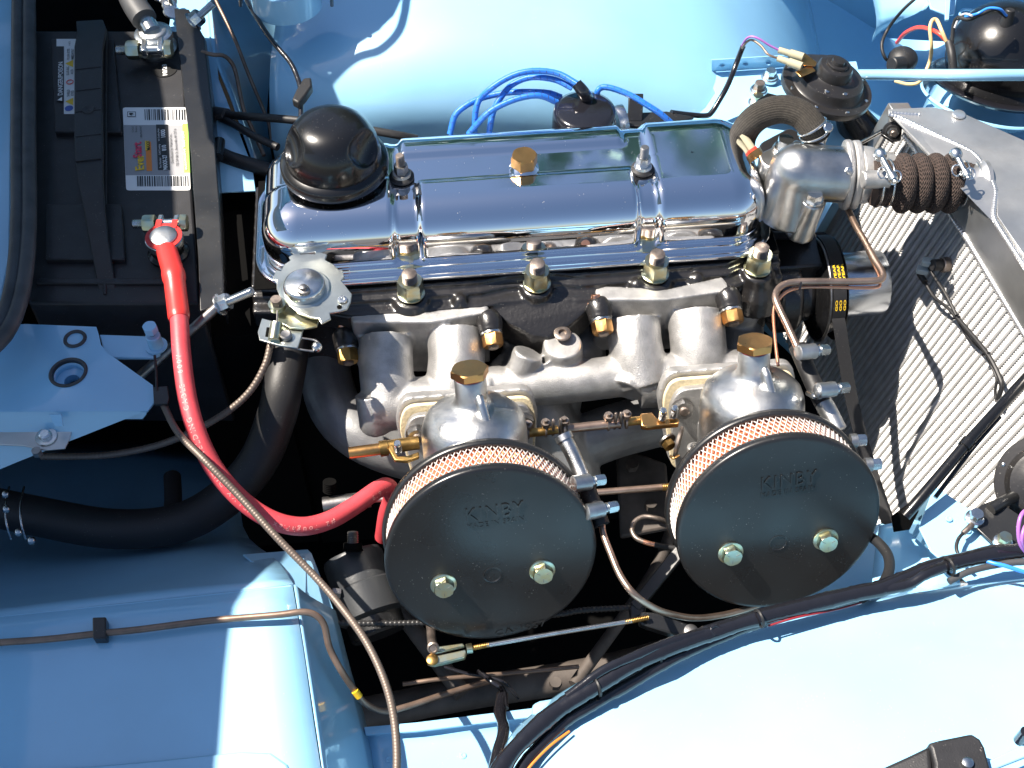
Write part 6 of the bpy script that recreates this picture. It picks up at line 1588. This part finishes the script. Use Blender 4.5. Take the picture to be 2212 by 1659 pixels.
def tr2(uvz, w_, sd):
    pts = resample(cat([P(*q) for q in uvz], 8), .003); r = M(w_, pts[0])/2
    done(B().tube(pts, lambda i, t: r*(1 + .16*noise.noise(V((i*.15, sd, 0)))), 12, flat=.8), 'taped_run', TAPE, lb_, sharp=50)
tr2([(1085, 1500, -.14), (1080, 1540, -.12), (1088, 1575, -.10), (1078, 1620, -.09), (1062, 1680, -.08)], 26, 2)
tr2([(1035, 1450, -.15), (1060, 1470, -.14), (1085, 1490, -.14), (1092, 1530, -.125)], 14, 6)
tr2([(960, 1440, -.15), (1010, 1455, -.15), (1055, 1462, -.15), (1090, 1475, -.15), (1120, 1510, -.16)], 8, 7)
# second horn at the right edge
h2, hc2, hr2, hx2 = horn('horn', 'round black horn cut off by the right edge, below the radiator', 2262, 1045, .0, 108, V((-.35, -.55, .75)))
hb2 = thing('horn_bracket', 'black horn bracket bolted on the blue front bracket', 'bracket', P(2130, 1140, .0))
panel('plate', SATIN, hb2, [(2085, 1118, -.004), (2120, 1090, -.004), (2150, 1078, .0), (2215, 1120, .0), (2230, 1180, -.004), (2190, 1195, -.004), (2160, 1188, -.004)], thick=.003, bevel=.0008)
cable('bracket_neck', SATIN, hb2, [(2140, 1100, .0), (2165, 1085, .0), (2200, 1070, -.01)], 26, n=16)
for (u, v, mt) in ((2104, 1122, ZINC), (2165, 1172, YZINC)):
    c = P(u, v, -.003); done(B().lathe(c, EZ, [(M(21, c), 0), (M(20, c), .003), (M(16, c), .004)], 26), 'washer', ZINC, hb2)
    done(B().hexa(c + EZ*.004, EZ, M(15, c), .006, rot=.4), 'bolt_head', mt, hb2)
ew = thing('earth_lead', 'thin black earth wire with brown ring lug under the bracket bolt', 'wire', P(2075, 1180, .0))
cable('wire', RUBBER, ew, [(2082, 1150, .0), (2070, 1165, .002), (2066, 1185, .002), (2075, 1205, .002), (2090, 1216, .006)], 8, n=10)
cable('lug', RUSTY, ew, [(2100, 1133, .001), (2090, 1143, .001), (2080, 1152, .0)], 13, n=10)
pw = thing('purple_wires', 'loop of purple wires at the right edge beside the black horn', 'wires', P(2205, 1140, .03))
cable('wire', PURPLE, pw, [(2230, 1095, .05), (2208, 1110, .055), (2200, 1140, .05), (2204, 1175, .04), (2222, 1200, .03)], 9, n=12)
cable('wire', PURPLE, pw, [(2240, 1120, .055), (2216, 1135, .055), (2208, 1165, .05), (2218, 1195, .035)], 8, n=12)
# black moulding at the bottom right
bm_ = thing('black_plastic_moulding', 'black plastic moulding with screw lying on the wing at the bottom right corner', 'moulding', P(2060, 1630, .06))
zq = .085
panel('cover', PLAST, bm_, [(2005, 1605, zq), (2030, 1598, zq), (2100, 1584, zq), (2118, 1596, zq), (2128, 1614, zq), (2150, 1700, zq), (2130, 1740, zq), (2010, 1740, zq), (2020, 1650, zq), (2012, 1618, zq)], thick=.02, bevel=.002)
panel('sloping_arm', PLAST, bm_, [(1880, 1668, zq-.012), (1960, 1632, zq-.008), (2010, 1608, zq-.003), (2016, 1700, zq-.003), (1860, 1740, zq-.012)], thick=.015, bevel=.003)
c = P(2090, 1648, zq+.001); done(B().lathe(c, EZ, [(M(13, c), 0), (M(12, c), .0015), (M(7, c), .0022)], 24), 'screw', ZINC, bm_)
panel('clip', PAINT, bm_, [(2122, 1650, zq-.008), (2230, 1598, zq-.008), (2240, 1626, zq-.008), (2132, 1668, zq-.008)], thick=.004, bevel=.001)
c = P(2212, 1588, zq); done(B().cyl(c - EZ*.01, c + EZ*.006, M(13, c)), 'rubber_stop', TAPE, bm_)
